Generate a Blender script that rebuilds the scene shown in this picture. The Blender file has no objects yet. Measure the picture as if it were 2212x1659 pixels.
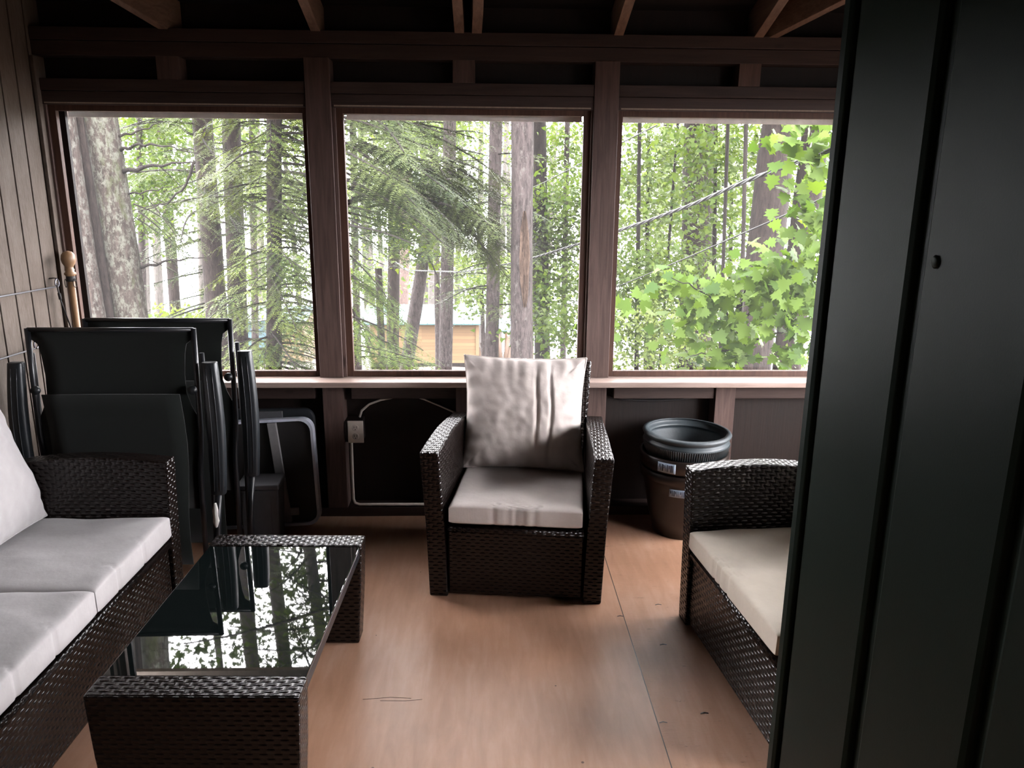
import bpy, bmesh, math, random
import numpy as np
from mathutils import Vector, Matrix, noise

sc = bpy.context.scene
col = sc.collection
R = math.radians
PI = math.pi

# ------------------------------------------------------------------ camera
EYE = np.array((0.0, 0.0, 1.56))
FPX = 1700.0
def camera_axes(yaw=1.935, pitch=14.23, roll=0.458):
    y, p, r = R(yaw), R(pitch), R(roll)
    f = np.array([math.sin(y)*math.cos(p), math.cos(y)*math.cos(p), -math.sin(p)])
    rt = np.array([math.cos(y), -math.sin(y), 0.0]); up = np.cross(rt, f)
    return math.cos(r)*rt + math.sin(r)*up, -math.sin(r)*rt + math.cos(r)*up, f
AX, AU, AF = camera_axes()
cd = bpy.data.cameras.new('camera')
cd.sensor_width = 36.0; cd.sensor_fit = 'HORIZONTAL'; cd.lens = 36.0*FPX/2212.0
cd.clip_start = 0.05; cd.clip_end = 3000
cam = bpy.data.objects.new('camera', cd); col.objects.link(cam)
cam.matrix_world = Matrix(((AX[0], AU[0], -AF[0], EYE[0]), (AX[1], AU[1], -AF[1], EYE[1]),
                           (AX[2], AU[2], -AF[2], EYE[2]), (0, 0, 0, 1)))
sc.camera = cam
def at(px, py, Y):
    """world point seen at photo pixel (px, py) standing at distance Y along the porch axis"""
    d = AX*(px-1106) - AU*(py-829.5) + AF*FPX
    return Vector(EYE + d*(Y/d[1]))

# ------------------------------------------------------------------ sky, exposure
SKY = 50.0
w = bpy.data.worlds.new('overcast_sky'); sc.world = w; w.use_nodes = True
nt = w.node_tree; nt.nodes.clear()
tc = nt.nodes.new('ShaderNodeTexCoord'); sx = nt.nodes.new('ShaderNodeSeparateXYZ')
rp = nt.nodes.new('ShaderNodeValToRGB'); bg = nt.nodes.new('ShaderNodeBackground'); wo = nt.nodes.new('ShaderNodeOutputWorld')
rp.color_ramp.elements[0].position = 0.0; rp.color_ramp.elements[0].color = (0.74, 0.73, 0.76, 1)
rp.color_ramp.elements[1].position = 0.9; rp.color_ramp.elements[1].color = (1.0, 0.965, 0.985, 1)
nt.links.new(tc.outputs['Generated'], sx.inputs[0]); nt.links.new(sx.outputs['Z'], rp.inputs[0])
nt.links.new(rp.outputs[0], bg.inputs[0]); bg.inputs[1].default_value = SKY
nt.links.new(bg.outputs[0], wo.inputs[0])
sc.view_settings.view_transform = 'Standard'; sc.view_settings.look = 'None'
sc.view_settings.gamma = 1.0; sc.view_settings.use_curve_mapping = False
sc.view_settings.exposure = 0.0
sc.cycles.use_denoising = True
sc.cycles.max_bounces = 10; sc.cycles.diffuse_bounces = 5; sc.cycles.glossy_bounces = 4
sc.cycles.transmission_bounces = 6; sc.cycles.transparent_max_bounces = 8
sc.cycles.caustics_reflective = False; sc.cycles.caustics_refractive = False
sc.cycles.sample_clamp_indirect = 60.0

# ------------------------------------------------------------------ materials
class NB:
    def __init__(s, name):
        s.m = bpy.data.materials.new(name); s.m.use_nodes = True
        s.t = s.m.node_tree; s.t.nodes.clear()
        s.o = s.n('ShaderNodeOutputMaterial'); s.b = s.n('ShaderNodeBsdfPrincipled'); s.l(s.b.outputs[0], s.o.inputs[0])
    def n(s, t, **k):
        x = s.t.nodes.new(t)
        for a, v in k.items(): setattr(x, a, v)
        return x
    def l(s, a, b): s.t.links.new(a, b)
    def coord(s, which='Object', scale=(1, 1, 1)):
        c = s.n('ShaderNodeTexCoord'); m = s.n('ShaderNodeMapping'); m.inputs['Scale'].default_value = scale
        s.l(c.outputs[which], m.inputs[0]); return m.outputs[0]
    def noise(s, vec, scale, detail=4, rough=0.6, dist=0.0):
        x = s.n('ShaderNodeTexNoise'); s.l(vec, x.inputs['Vector']); x.inputs['Scale'].default_value = scale
        x.inputs['Detail'].default_value = detail; x.inputs['Roughness'].default_value = rough
        x.inputs['Distortion'].default_value = dist; return x.outputs['Fac']
    def ramp(s, fac, stops):
        x = s.n('ShaderNodeValToRGB'); s.l(fac, x.inputs[0]); e = x.color_ramp.elements
        while len(e) < len(stops): e.new(0.5)
        for i, (p, c) in enumerate(stops):
            e[i].position = p; e[i].color = (*c, 1) if len(c) == 3 else c
        return x.outputs[0]
    def math(s, op, a, b=None, c=None):
        x = s.n('ShaderNodeMath', operation=op)
        for i, v in enumerate((a, b, c)):
            if v is None: continue
            if isinstance(v, (int, float)): x.inputs[i].default_value = v
            else: s.l(v, x.inputs[i])
        return x.outputs[0]
    def mix(s, fac, a, b, mode='MIX'):
        x = s.n('ShaderNodeMix', data_type='RGBA', blend_type=mode)
        for sock, v in ((x.inputs[0], fac), (x.inputs[6], a), (x.inputs[7], b)):
            if isinstance(v, (int, float)): sock.default_value = v
            elif isinstance(v, tuple): sock.default_value = (*v, 1) if len(v) == 3 else v
            else: s.l(v, sock)
        return x.outputs[2]
    def bump(s, h, strength=0.3, dist=0.01):
        x = s.n('ShaderNodeBump'); s.l(h, x.inputs['Height']); x.inputs['Strength'].default_value = strength
        x.inputs['Distance'].default_value = dist; s.l(x.outputs[0], s.b.inputs['Normal']); return x
    def set(s, **k):
        for a, v in k.items():
            i = s.b.inputs[a.replace('_', ' ')]
            if isinstance(v, (int, float)): i.default_value = v
            elif isinstance(v, tuple): i.default_value = (*v, 1) if len(v) == 3 else v
            else: s.l(v, i)
        return s

def plain(name, c, rough=0.5, metal=0.0, var=0.12, spec=0.5, bump=0.0, nscale=25):
    b = NB(name); v = b.coord()
    n = b.noise(v, nscale, 4)
    lo = tuple(x*(1-var) for x in c); hi = tuple(min(1, x*(1+var)) for x in c)
    b.set(Base_Color=b.ramp(n, [(0.3, lo), (0.7, hi)]), Roughness=rough, Metallic=metal, Specular_IOR_Level=spec)
    if bump: b.bump(n, bump, 0.004)
    return b.m

def timber(name, dark, light, rough=0.6, axis=2, knots=True):
    """sawn board, grain running along the given local axis"""
    b = NB(name)
    s = [22, 22, 22]; s[axis] = 1.3
    oi = b.n('ShaderNodeObjectInfo'); off = b.n('ShaderNodeVectorMath', operation='ADD')
    c = b.n('ShaderNodeTexCoord'); cmb = b.n('ShaderNodeCombineXYZ')
    k = b.math('MULTIPLY', oi.outputs['Random'], 9.0)
    for i in range(3): b.l(k, cmb.inputs[i])
    b.l(c.outputs['Object'], off.inputs[0]); b.l(cmb.outputs[0], off.inputs[1])
    mp = b.n('ShaderNodeMapping'); mp.inputs['Scale'].default_value = s; b.l(off.outputs[0], mp.inputs[0])
    g = b.noise(mp.outputs[0], 2.2, 7, 0.65, 0.9)
    mp2 = b.n('ShaderNodeMapping'); s2 = [3, 3, 3]; s2[axis] = 0.5; mp2.inputs['Scale'].default_value = s2; b.l(off.outputs[0], mp2.inputs[0])
    big = b.noise(mp2.outputs[0], 1.6, 3)
    f = b.math('ADD', b.math('MULTIPLY', g, 0.75), b.math('MULTIPLY', big, 0.35))
    colr = b.ramp(f, [(0.35, dark), (0.75, light)])
    if knots:
        vo = b.n('ShaderNodeTexVoronoi'); mp3 = b.n('ShaderNodeMapping'); s3 = [7, 7, 7]; s3[axis] = 3.2
        mp3.inputs['Scale'].default_value = s3; b.l(off.outputs[0], mp3.inputs[0]); b.l(mp3.outputs[0], vo.inputs['Vector']); vo.inputs['Scale'].default_value = 1.0
        kn = b.ramp(vo.outputs['Distance'], [(0.05, (0.25, 0.2, 0.18)), (0.12, (1, 1, 1))])
        colr = b.mix(1.0, colr, kn, 'MULTIPLY')
    b.set(Base_Color=colr, Roughness=rough, Specular_IOR_Level=0.35)
    b.bump(g, 0.25, 0.003)
    return b.m

M = {}
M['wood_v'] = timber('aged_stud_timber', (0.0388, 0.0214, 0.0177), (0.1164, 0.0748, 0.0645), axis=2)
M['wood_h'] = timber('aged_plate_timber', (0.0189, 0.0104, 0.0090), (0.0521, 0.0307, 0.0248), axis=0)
M['wood_y'] = timber('rafter_timber', (0.0700, 0.0385, 0.0252), (0.1820, 0.1120, 0.0770), axis=1)
M['sill'] = timber('worn_sill_board', (0.2025, 0.1425, 0.1162), (0.3450, 0.2700, 0.2400), axis=0, rough=0.45)
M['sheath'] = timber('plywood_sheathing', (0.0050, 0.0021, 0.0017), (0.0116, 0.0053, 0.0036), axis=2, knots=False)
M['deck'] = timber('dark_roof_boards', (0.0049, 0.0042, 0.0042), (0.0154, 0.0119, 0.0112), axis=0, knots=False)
M['frame_v'] = timber('window_stop_timber', (0.0330, 0.0132, 0.0084), (0.0840, 0.0396, 0.0258), axis=2, knots=False)
M['casing'] = timber('pale_casing_timber', (0.1960, 0.1540, 0.1190), (0.3150, 0.2590, 0.2100), axis=2, knots=False)
M['whitened_trim'] = plain('light_whitened_trim', (0.8, 0.78, 0.74), 0.5)  # trim colour whitened to stand in for light reflected onto its inner face
M['pole'] = plain('varnished_pole_wood', (0.20, 0.115, 0.06), 0.4)
M['conduit'] = plain('off_white_cable', (0.5, 0.45, 0.40), 0.5)

def wall_panel_mat():
    b = NB('rough_sawn_panelling'); v = b.coord('Object', (6, 6, 1.2))
    n1 = b.noise(v, 3, 8, 0.7, 0.6); v2 = b.coord('Object', (1, 30, 4)); n2 = b.noise(v2, 6, 5, 0.7)
    c = b.ramp(n1, [(0.3, (0.0627, 0.0460, 0.0345)), (0.55, (0.0993, 0.0784, 0.0638)), (0.75, (0.1360, 0.1140, 0.0967))])
    c = b.mix(0.35, c, b.ramp(n2, [(0.35, (0.0680, 0.0497, 0.0366)), (0.7, (0.1673, 0.1411, 0.1228))]))
    b.set(Base_Color=c, Roughness=0.75, Specular_IOR_Level=0.25); b.bump(n2, 0.4, 0.003); return b.m
M['panelling'] = wall_panel_mat()
M['groove'] = plain('groove_shadow_wood', (0.05, 0.022, 0.014), 0.8)

def floor_mat():
    b = NB('painted_plywood_floor'); c = b.n('ShaderNodeTexCoord'); sp = b.n('ShaderNodeSeparateXYZ'); b.l(c.outputs['Object'], sp.inputs[0])
    v = b.coord('Object', (1, 1, 1)); big = b.noise(v, 1.6, 5, 0.6); fine = b.noise(v, 9, 6, 0.65)
    streak = b.noise(b.coord('Object', (14, 2.2, 1)), 2, 6, 0.6, 0.4)
    f = b.math('ADD', b.math('MULTIPLY', big, 0.5), b.math('MULTIPLY', streak, 0.5))
    colr = b.ramp(f, [(0.30, (0.30, 0.155, 0.094)), (0.50, (0.39, 0.216, 0.140)), (0.70, (0.47, 0.295, 0.215))])
    # chipped and raised grain of the second plywood sheet, beyond the seam
    sheet = b.math('GREATER_THAN', sp.outputs['X'], 0.5135)
    tear = b.noise(b.coord('Object', (9, 42, 1)), 2.0, 7, 0.7, 1.2)
    spots = b.noise(b.coord('Object', (5, 11, 1)), 2.2, 6, 0.7)
    tmask = b.math('MULTIPLY', b.ramp(tear, [(0.60, (0, 0, 0)), (0.68, (1, 1, 1))]), b.ramp(spots, [(0.48, (0, 0, 0)), (0.60, (1, 1, 1))]))
    tmask = b.math('MULTIPLY', tmask, b.math('ADD', b.math('MULTIPLY', sheet, 0.8), 0.05))
    colr = b.mix(tmask, colr, (0.07, 0.04, 0.035))
    seam = b.math('LESS_THAN', b.math('ABSOLUTE', b.math('SUBTRACT', sp.outputs['X'], 0.5125)), 0.0016)
    colr = b.mix(seam, colr, (0.02, 0.012, 0.01))
    vo = b.n('ShaderNodeTexVoronoi'); b.l(b.coord('Object', (1, 1, 0)), vo.inputs['Vector']); vo.inputs['Scale'].default_value = 5.0
    dot = b.math('LESS_THAN', vo.outputs['Distance'], 0.022)
    colr = b.mix(b.math('MULTIPLY', dot, 0.8), colr, (0.05, 0.025, 0.02))
    rgh = b.ramp(f, [(0.3, (0.30, 0.30, 0.30)), (0.7, (0.42, 0.42, 0.42))])
    b.set(Base_Color=colr, Roughness=rgh, Specular_IOR_Level=0.55)
    h = b.math('ADD', b.math('MULTIPLY', fine, 0.4), b.math('MULTIPLY', b.math('MULTIPLY', tear, sheet), 1.3))
    h = b.math('SUBTRACT', h, b.math('MULTIPLY', seam, 1.0))
    b.bump(h, 0.28, 0.003); return b.m
M['floor'] = floor_mat()

def wicker_mat(name='woven_brown_resin_wicker', du=0.036, dv=0.0135):
    b = NB(name); uv = b.n('ShaderNodeUVMap'); sp = b.n('ShaderNodeSeparateXYZ'); b.l(uv.outputs[0], sp.inputs[0])
    V = b.math('DIVIDE', sp.outputs['Y'], dv); U = b.math('DIVIDE', sp.outputs['X'], du)
    row = b.math('FLOOR', V); fv = b.math('SUBTRACT', b.math('FRACT', V), 0.5)
    prof = b.math('SUBTRACT', 1.0, b.math('MULTIPLY', b.math('MULTIPLY', fv, fv), 3.6))
    ph = b.math('ADD', U, b.math('MULTIPLY', row, 0.5))
    wave = b.math('COSINE', b.math('MULTIPLY', ph, 2*PI))
    over = b.math('ADD', b.math('MULTIPLY', wave, 0.5), 0.5)
    h1 = b.math('MULTIPLY', prof, b.math('ADD', b.math('MULTIPLY', over, 0.75), 0.25))
    st = b.math('MULTIPLY', b.math('SUBTRACT', 1.0, over), 0.55)
    h = b.math('MAXIMUM', h1, st)
    n = b.noise(b.coord('Object'), 40, 3)
    base = b.ramp(h, [(0.25, (0.0010, 0.0007, 0.0007)), (0.75, (0.0062, 0.0034, 0.0028)), (1.0, (0.0116, 0.0068, 0.0054))])
    b.set(Base_Color=b.mix(b.math('MULTIPLY', n, 0.3), base, (0.015, 0.009, 0.007)), Roughness=0.25, Specular_IOR_Level=0.42)
    b.bump(h, 0.9, 0.0045); return b.m
M['wicker'] = wicker_mat()

def fabric_mat(name, c, weave=1400, wr=0.35, brush=0.0):
    b = NB(name); v = b.coord(); n = b.noise(v, 9, 4); t = b.noise(b.coord('Object', (1, 1, 0.12)), weave*0.12, 3)
    lo = tuple(x*0.9 for x in c); hi = tuple(min(1, x*1.05) for x in c)
    b.set(Base_Color=b.ramp(n, [(0.3, lo), (0.7, hi)]), Roughness=0.9, Specular_IOR_Level=0.15, Sheen_Weight=0.2)
    h = b.math('ADD', b.math('MULTIPLY', b.noise(v, 14, 3), 1.0), b.math('MULTIPLY', t, 0.10)); b.bump(h, wr, 0.006); return b.m
M['cushion'] = fabric_mat('off_white_cushion_cloth', (0.5335, 0.4729, 0.4406))
M['cushion_sofa'] = fabric_mat('light_offset_sofa_cloth', (0.3061, 0.2891, 0.2891))  # cloth colour darkened to offset the stronger light falling on the sofa
M['cushion_tan'] = fabric_mat('cream_cushion_cloth', (0.5610, 0.4930, 0.4080))
M['sling'] = fabric_mat('black_green_sling_mesh', (0.0048, 0.0066, 0.0057), 2500, 0.1)
M['black_metal'] = plain('black_painted_tube', (0.0084, 0.0091, 0.0112), 0.32, 0.0, spec=0.6)
M['black_plastic'] = plain('black_moulded_plastic', (0.0101, 0.0123, 0.0146), 0.38)
M['grey_plastic'] = plain('dull_grey_plastic', (0.0550, 0.0550, 0.0600), 0.55)
M['case_plastic'] = plain('dark_table_plastic', (0.0112, 0.0098, 0.0098), 0.55)
M['rim_plastic'] = plain('pale_rim_plastic', (0.46, 0.48, 0.56), 0.4)
M['brace'] = plain('grey_steel_brace', (0.26, 0.25, 0.26), 0.5, 0.3)
M['outlet'] = plain('ivory_outlet_plastic', (0.52, 0.46, 0.40), 0.45, var=0.04)
M['slot'] = plain('dark_outlet_slot', (0.03, 0.02, 0.02), 0.7)
M['steel'] = plain('dull_steel_rod', (0.20, 0.20, 0.22), 0.35, 0.8)
M['cord'] = plain('black_cord', (0.015, 0.012, 0.012), 0.7)
M['pot'] = plain('charcoal_planter_plastic', (0.0385, 0.0490, 0.0546), 0.5, bump=0.15, nscale=60)
M['pot_brown'] = plain('brown_planter_plastic', (0.0162, 0.0101, 0.0079), 0.35)
M['sticker'] = plain('pale_blue_sticker', (0.32, 0.40, 0.50), 0.5)
M['sticker_dark'] = plain('dark_print_ink', (0.02, 0.03, 0.05), 0.6)
M['paper'] = plain('white_paper_scrap', (0.6, 0.58, 0.55), 0.7)

def glass_top_mat():
    b = NB('black_tempered_glass'); b.set(Base_Color=(0.004, 0.006, 0.006), Roughness=0.015, IOR=1.85, Specular_IOR_Level=0.5); return b.m
M['glass'] = glass_top_mat()
def door_mat():
    b = NB('dark_green_door_paint'); n = b.noise(b.coord(), 3, 4); n2 = b.noise(b.coord(), 260, 2)
    b.set(Base_Color=b.ramp(n, [(0.3, (0.0078, 0.0142, 0.0105)), (0.7, (0.0105, 0.0180, 0.0136))]), Roughness=0.45, Specular_IOR_Level=0.06)
    b.bump(n2, 0.12, 0.001); return b.m
M['door'] = door_mat()
def screen_mat():
    m = bpy.data.materials.new('insect_screen_mesh'); m.use_nodes = True; t = m.node_tree; t.nodes.clear()
    o = t.nodes.new('ShaderNodeOutputMaterial'); mx = t.nodes.new('ShaderNodeMixShader'); tr = t.nodes.new('ShaderNodeBsdfTransparent'); tl = t.nodes.new('ShaderNodeBsdfTranslucent')
    tl.inputs[0].default_value = (0.20, 0.20, 0.20, 1); mx.inputs[0].default_value = 0.025
    t.links.new(tr.outputs[0], mx.inputs[1]); t.links.new(tl.outputs[0], mx.inputs[2]); t.links.new(mx.outputs[0], o.inputs[0]); return m
M['screen'] = screen_mat()

def bark_mat(name, dark, light, lichen=None, amount=0.5, moss=None, ridges=1.0):
    b = NB(name); v = b.coord('Object', (7, 7, 1.5)); r = b.noise(v, 4.6, 8, 0.72, 0.5); f = b.noise(b.coord('Object', (1, 1, 0.6)), 18, 6, 0.75)
    c = b.ramp(r, [(0.36, dark), (0.60, light)])
    if lichen:
        p = b.noise(b.coord('Object', (1, 1, 0.6)), 22, 8, 0.78, 0.3)
        lo = 0.62 - 0.25*amount
        c = b.mix(b.ramp(b.math('ADD', b.math('MULTIPLY', p, 0.65), b.math('MULTIPLY', f, 0.35)), [(lo, (0, 0, 0)), (lo+0.07, (1, 1, 1))]), c, lichen)
    if moss:
        q = b.noise(b.coord('Object', (1.3, 1.3, 0.35)), 3.2, 5, 0.65)
        c = b.mix(b.ramp(b.math('ADD', b.math('MULTIPLY', q, 0.7), b.math('MULTIPLY', f, 0.3)), [(0.53, (0, 0, 0)), (0.6, (0.8, 0.8, 0.8))]), c, moss)
    b.set(Base_Color=c, Roughness=0.9, Specular_IOR_Level=0.15)
    b.bump(b.math('ADD', r, b.math('MULTIPLY', f, 0.5)), 0.8*ridges, 0.03); return b.m
M['bark_lichen'] = bark_mat('lichen_spotted_bark', (0.0112, 0.0083, 0.0070), (0.0384, 0.0292, 0.0253), (0.0640, 0.0630, 0.0547), 0.5)
M['bark_moss'] = bark_mat('mossy_lichen_bark', (0.0090, 0.0068, 0.0055), (0.0320, 0.0254, 0.0213), (0.0608, 0.0621, 0.0502), 0.55, (0.0160, 0.0186, 0.0046))
M['bark_brown'] = bark_mat('brown_pine_bark', (0.0049, 0.0034, 0.0029), (0.0182, 0.0134, 0.0116))
M['bark_dark'] = bark_mat('dark_hemlock_bark', (0.0034, 0.0027, 0.0024), (0.0134, 0.0104, 0.0092))
M['bark_grey'] = bark_mat('grey_maple_bark', (0.0118, 0.0094, 0.0090), (0.0432, 0.0345, 0.0331), (0.0553, 0.0517, 0.0466), 0.35)
M['bark_pink'] = bark_mat('pinkish_bark', (0.0352, 0.0240, 0.0211), (0.0768, 0.0544, 0.0480))
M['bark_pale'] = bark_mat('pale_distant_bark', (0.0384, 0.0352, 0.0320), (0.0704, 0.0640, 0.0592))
M['heartwood'] = bark_mat('bare_split_wood', (0.0160, 0.0096, 0.0070), (0.0704, 0.0480, 0.0352), ridges=1.5)

def leaf_mat(name, dark, light, trans=0.45, rough=0.55):
    b = NB(name); a = b.n('ShaderNodeAttribute'); a.attribute_name = 'tone'
    c = b.ramp(a.outputs['Fac'], [(0.0, dark), (1.0, light)])
    b.set(Base_Color=c, Roughness=rough, Specular_IOR_Level=0.12)
    tl = b.n('ShaderNodeBsdfTranslucent'); b.l(b.mix(1.0, c, (1.25, 1.25, 0.55), 'MULTIPLY'), tl.inputs[0])
    mx = b.n('ShaderNodeMixShader'); mx.inputs[0].default_value = trans
    b.l(b.b.outputs[0], mx.inputs[1]); b.l(tl.outputs[0], mx.inputs[2]); b.l(mx.outputs[0], b.o.inputs[0]); return b.m
M['leaf_near'] = leaf_mat('fresh_maple_leaf', (0.0181, 0.0415, 0.0067), (0.0685, 0.1084, 0.0142))
M['leaf_mid'] = leaf_mat('maple_leaf', (0.0175, 0.0354, 0.0091), (0.0645, 0.0895, 0.0208))
M['leaf_far'] = leaf_mat('haze_paled_leaf', (0.0354, 0.0561, 0.0208), (0.0956, 0.1247, 0.0457))  # leaf colour paled with distance in place of outdoor haze
M['leaf_lime'] = leaf_mat('lime_leaf', (0.0416, 0.0665, 0.0084), (0.0833, 0.1081, 0.0145))
M['needle'] = leaf_mat('hemlock_needle', (0.0086, 0.0152, 0.0047), (0.0335, 0.0431, 0.0124), 0.25)
M['needle_light'] = leaf_mat('young_hemlock_needle', (0.0215, 0.0359, 0.0085), (0.0742, 0.0927, 0.0215), 0.3)
M['canopy'] = leaf_mat('high_canopy_leaf', (0.0116, 0.0216, 0.0073), (0.0283, 0.0433, 0.0116), 0.4)

def ground_mat():
    b = NB('forest_floor_litter'); v = b.coord(); n = b.noise(v, 0.5, 6); n2 = b.noise(v, 7, 6, 0.75)
    c = b.ramp(n2, [(0.3, (0.0224, 0.0154, 0.0115)), (0.7, (0.0608, 0.0464, 0.0368))])
    c = b.mix(b.ramp(n, [(0.5, (0, 0, 0)), (0.62, (0.1920, 0.1920, 0.1920))]), c, (0.0224, 0.0320, 0.0096))
    b.set(Base_Color=c, Roughness=0.95); b.bump(n2, 0.6, 0.05); return b.m
M['ground'] = ground_mat()
def water_mat():
    b = NB('bright_lake_water'); n = b.noise(b.coord('Object', (0.3, 1, 1)), 0.7, 4)
    b.set(Base_Color=(0.05, 0.07, 0.08), Roughness=0.12, IOR=1.33); b.bump(n, 0.05, 0.3); return b.m
M['water'] = water_mat()
M['hill'] = plain('hazy_far_forest', (0.0480, 0.0608, 0.0512), 1.0, var=0.25, nscale=0.05)  # atmospheric haze is mixed into this forest colour
def board_mat(name, c0, c1, axis_scale):
    b = NB(name); v = b.coord('Object', axis_scale); n = b.noise(v, 2.5, 5)
    s = b.n('ShaderNodeSeparateXYZ'); c = b.n('ShaderNodeTexCoord'); b.l(c.outputs['Object'], s.inputs[0])
    z = b.math('DIVIDE', s.outputs['Z'], 0.145); line = b.math('LESS_THAN', b.math('FRACT', z), 0.07)
    tone = b.n('ShaderNodeTexWhiteNoise', noise_dimensions='2D'); cm = b.n('ShaderNodeCombineXYZ')
    b.l(b.math('FLOOR', z), cm.inputs[0]); b.l(b.math('FLOOR', b.math('DIVIDE', s.outputs['X'], 1.1)), cm.inputs[1]); b.l(cm.outputs[0], tone.inputs[0])
    f = b.math('ADD', b.math('MULTIPLY', n, 0.5), b.math('MULTIPLY', tone.outputs[0], 0.5))
    col_ = b.mix(line, b.ramp(f, [(0.2, c0), (0.8, c1)]), tuple(x*0.6 for x in c0))
    b.set(Base_Color=col_, Roughness=0.7); return b.m
M['pine_boards'] = board_mat('new_pine_siding', (0.0640, 0.0346, 0.0115), (0.0928, 0.0560, 0.0224), (0.5, 0.5, 6))
M['pine_trim'] = plain('pine_trim', (0.0800, 0.0480, 0.0208), 0.7)
M['teal_roof'] = plain('pale_teal_metal_roof', (0.0208, 0.0528, 0.0546), 0.5, 0.0)
M['blue_roof'] = plain('sky_blue_roof', (0.0224, 0.0538, 0.0734), 0.5)
M['firewood'] = plain('stacked_firewood', (0.0416, 0.0240, 0.0144), 0.9)
M['wire'] = plain('weathered_aluminium_wire', (0.0272, 0.0282, 0.0288), 0.6, 0.0)
M['wire_black'] = plain('black_insulated_wire', (0.0048, 0.0051, 0.0058), 0.6)

# ------------------------------------------------------------------ mesh helpers
def tag(o, label, cat, group=None, kind=None):
    o['label'] = label; o['category'] = cat
    if group: o['group'] = group
    if kind: o['kind'] = kind
    return o
def empty(name, loc, rz=0.0):
    o = bpy.data.objects.new(name, None); o.empty_display_size = 0.1; col.objects.link(o)
    o.location = loc; o.rotation_euler = (0, 0, rz); return o

class MB:
    def __init__(s): s.v = []; s.f = []
    def add(s, verts, faces):
        k = len(s.v); s.v += [tuple(v) for v in verts]; s.f += [tuple(i+k for i in f) for f in faces]; return s
    def box(s, a, b):
        x0, y0, z0 = (min(a[i], b[i]) for i in range(3)); x1, y1, z1 = (max(a[i], b[i]) for i in range(3))
        return s.add([(x0, y0, z0), (x1, y0, z0), (x1, y1, z0), (x0, y1, z0), (x0, y0, z1), (x1, y0, z1), (x1, y1, z1), (x0, y1, z1)],
                     [(0, 3, 2, 1), (4, 5, 6, 7), (0, 1, 5, 4), (1, 2, 6, 5), (2, 3, 7, 6), (3, 0, 4, 7)])
    def loft(s, rings, caps=True):
        n = len(rings[0]); V = [p for r in rings for p in r]; F = []
        for i in range(len(rings)-1):
            for j in range(n):
                F.append((i*n+j, i*n+(j+1) % n, (i+1)*n+(j+1) % n, (i+1)*n+j))
        if caps: F.append(tuple(range(n-1, -1, -1))); F.append(tuple((len(rings)-1)*n+j for j in range(n)))
        return s.add(V, F)
    def beam(s, p, q, w, h, up=(0, 0, 1)):
        p, q = Vector(p), Vector(q); d = (q-p).normalized(); side = d.cross(Vector(up)).normalized(); u = side.cross(d)
        rg = [[c - side*w/2 - u*h/2, c + side*w/2 - u*h/2, c + side*w/2 + u*h/2, c - side*w/2 + u*h/2] for c in (p, q)]
        return s.loft(rg)
    def tube(s, pts, r, n=8, caps=True, closed=False):
        pts = [Vector(p) for p in pts]; N = len(pts); rings = []
        rr = r if isinstance(r, (list, tuple)) else [r]*N
        t0 = (pts[1]-pts[0]).normalized(); a = t0.orthogonal().normalized()
        for i, p in enumerate(pts):
            if closed: t = (pts[(i+1) % N]-pts[i-1]).normalized()
            else: t = ((pts[min(i+1, N-1)]-pts[max(i-1, 0)])).normalized()
            a = (a - t*a.dot(t)).normalized(); b = t.cross(a)
            rings.append([p + (a*math.cos(2*PI*k/n) + b*math.sin(2*PI*k/n))*rr[i] for k in range(n)])
        if closed: rings.append(rings[0]); return s.loft(rings, False)
        return s.loft(rings, caps)
    def lathe(s, prof, n=32, c=(0, 0, 0), cap0=True, cap1=True):
        rings = [[(c[0]+r*math.cos(2*PI*k/n), c[1]+r*math.sin(2*PI*k/n), c[2]+z) for k in range(n)] for r, z in prof]
        k = len(s.v); s.loft(rings, False)
        if cap0: s.f.append(tuple(k+j for j in range(n-1, -1, -1)))
        if cap1: s.f.append(tuple(k+(len(prof)-1)*n+j for j in range(n)))
        return s
    def build(s, name, mat, parent=None, smooth=False, bevel=0.0, seg=2, uv=False, uvswap=False, sub=0):
        me = bpy.data.meshes.new(name); me.from_pydata(s.v, [], s.f); me.update()
        bm = bmesh.new(); bm.from_mesh(me); bmesh.ops.recalc_face_normals(bm, faces=bm.faces); bm.to_mesh(me); bm.free()
        me.materials.append(mat)
        if smooth:
            for p in me.polygons: p.use_smooth = True
        if uv: box_uv(me, uvswap)
        o = bpy.data.objects.new(name, me); col.objects.link(o)
        if parent: o.parent = parent
        if sub:
            m = o.modifiers.new('sub', 'SUBSURF'); m.levels = sub; m.render_levels = sub
        if bevel:
            m = o.modifiers.new('bevel', 'BEVEL'); m.width = bevel; m.segments = seg; m.limit_method = 'ANGLE'; m.angle_limit = R(35)
        return o
def box_uv(me, swap=False):
    L = me.uv_layers.new(name='UVMap')
    for p in me.polygons:
        n = p.normal
        for li in p.loop_indices:
            v = me.vertices[me.loops[li].vertex_index].co
            if abs(n.z) > 0.6: q = (v.x, v.y) if not swap else (v.y, v.x)
            elif abs(n.x) > abs(n.y): q = (v.y, v.z)
            else: q = (v.x, v.z)
            L.data[li].uv = q
def grid_mesh(name, P, mat, parent=None, closed_u=False, smooth=True, uv=False):
    """P: array (nu, nv, 3)"""
    nu, nv = P.shape[:2]; mb = MB(); mb.v = [tuple(p) for p in P.reshape(-1, 3)]
    for i in range(nu if closed_u else nu-1):
        for j in range(nv-1):
            a = i*nv+j; b = ((i+1) % nu)*nv+j; mb.f.append((a, b, b+1, a+1))
    return mb.build(name, mat, parent, smooth=smooth, uv=uv)
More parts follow.
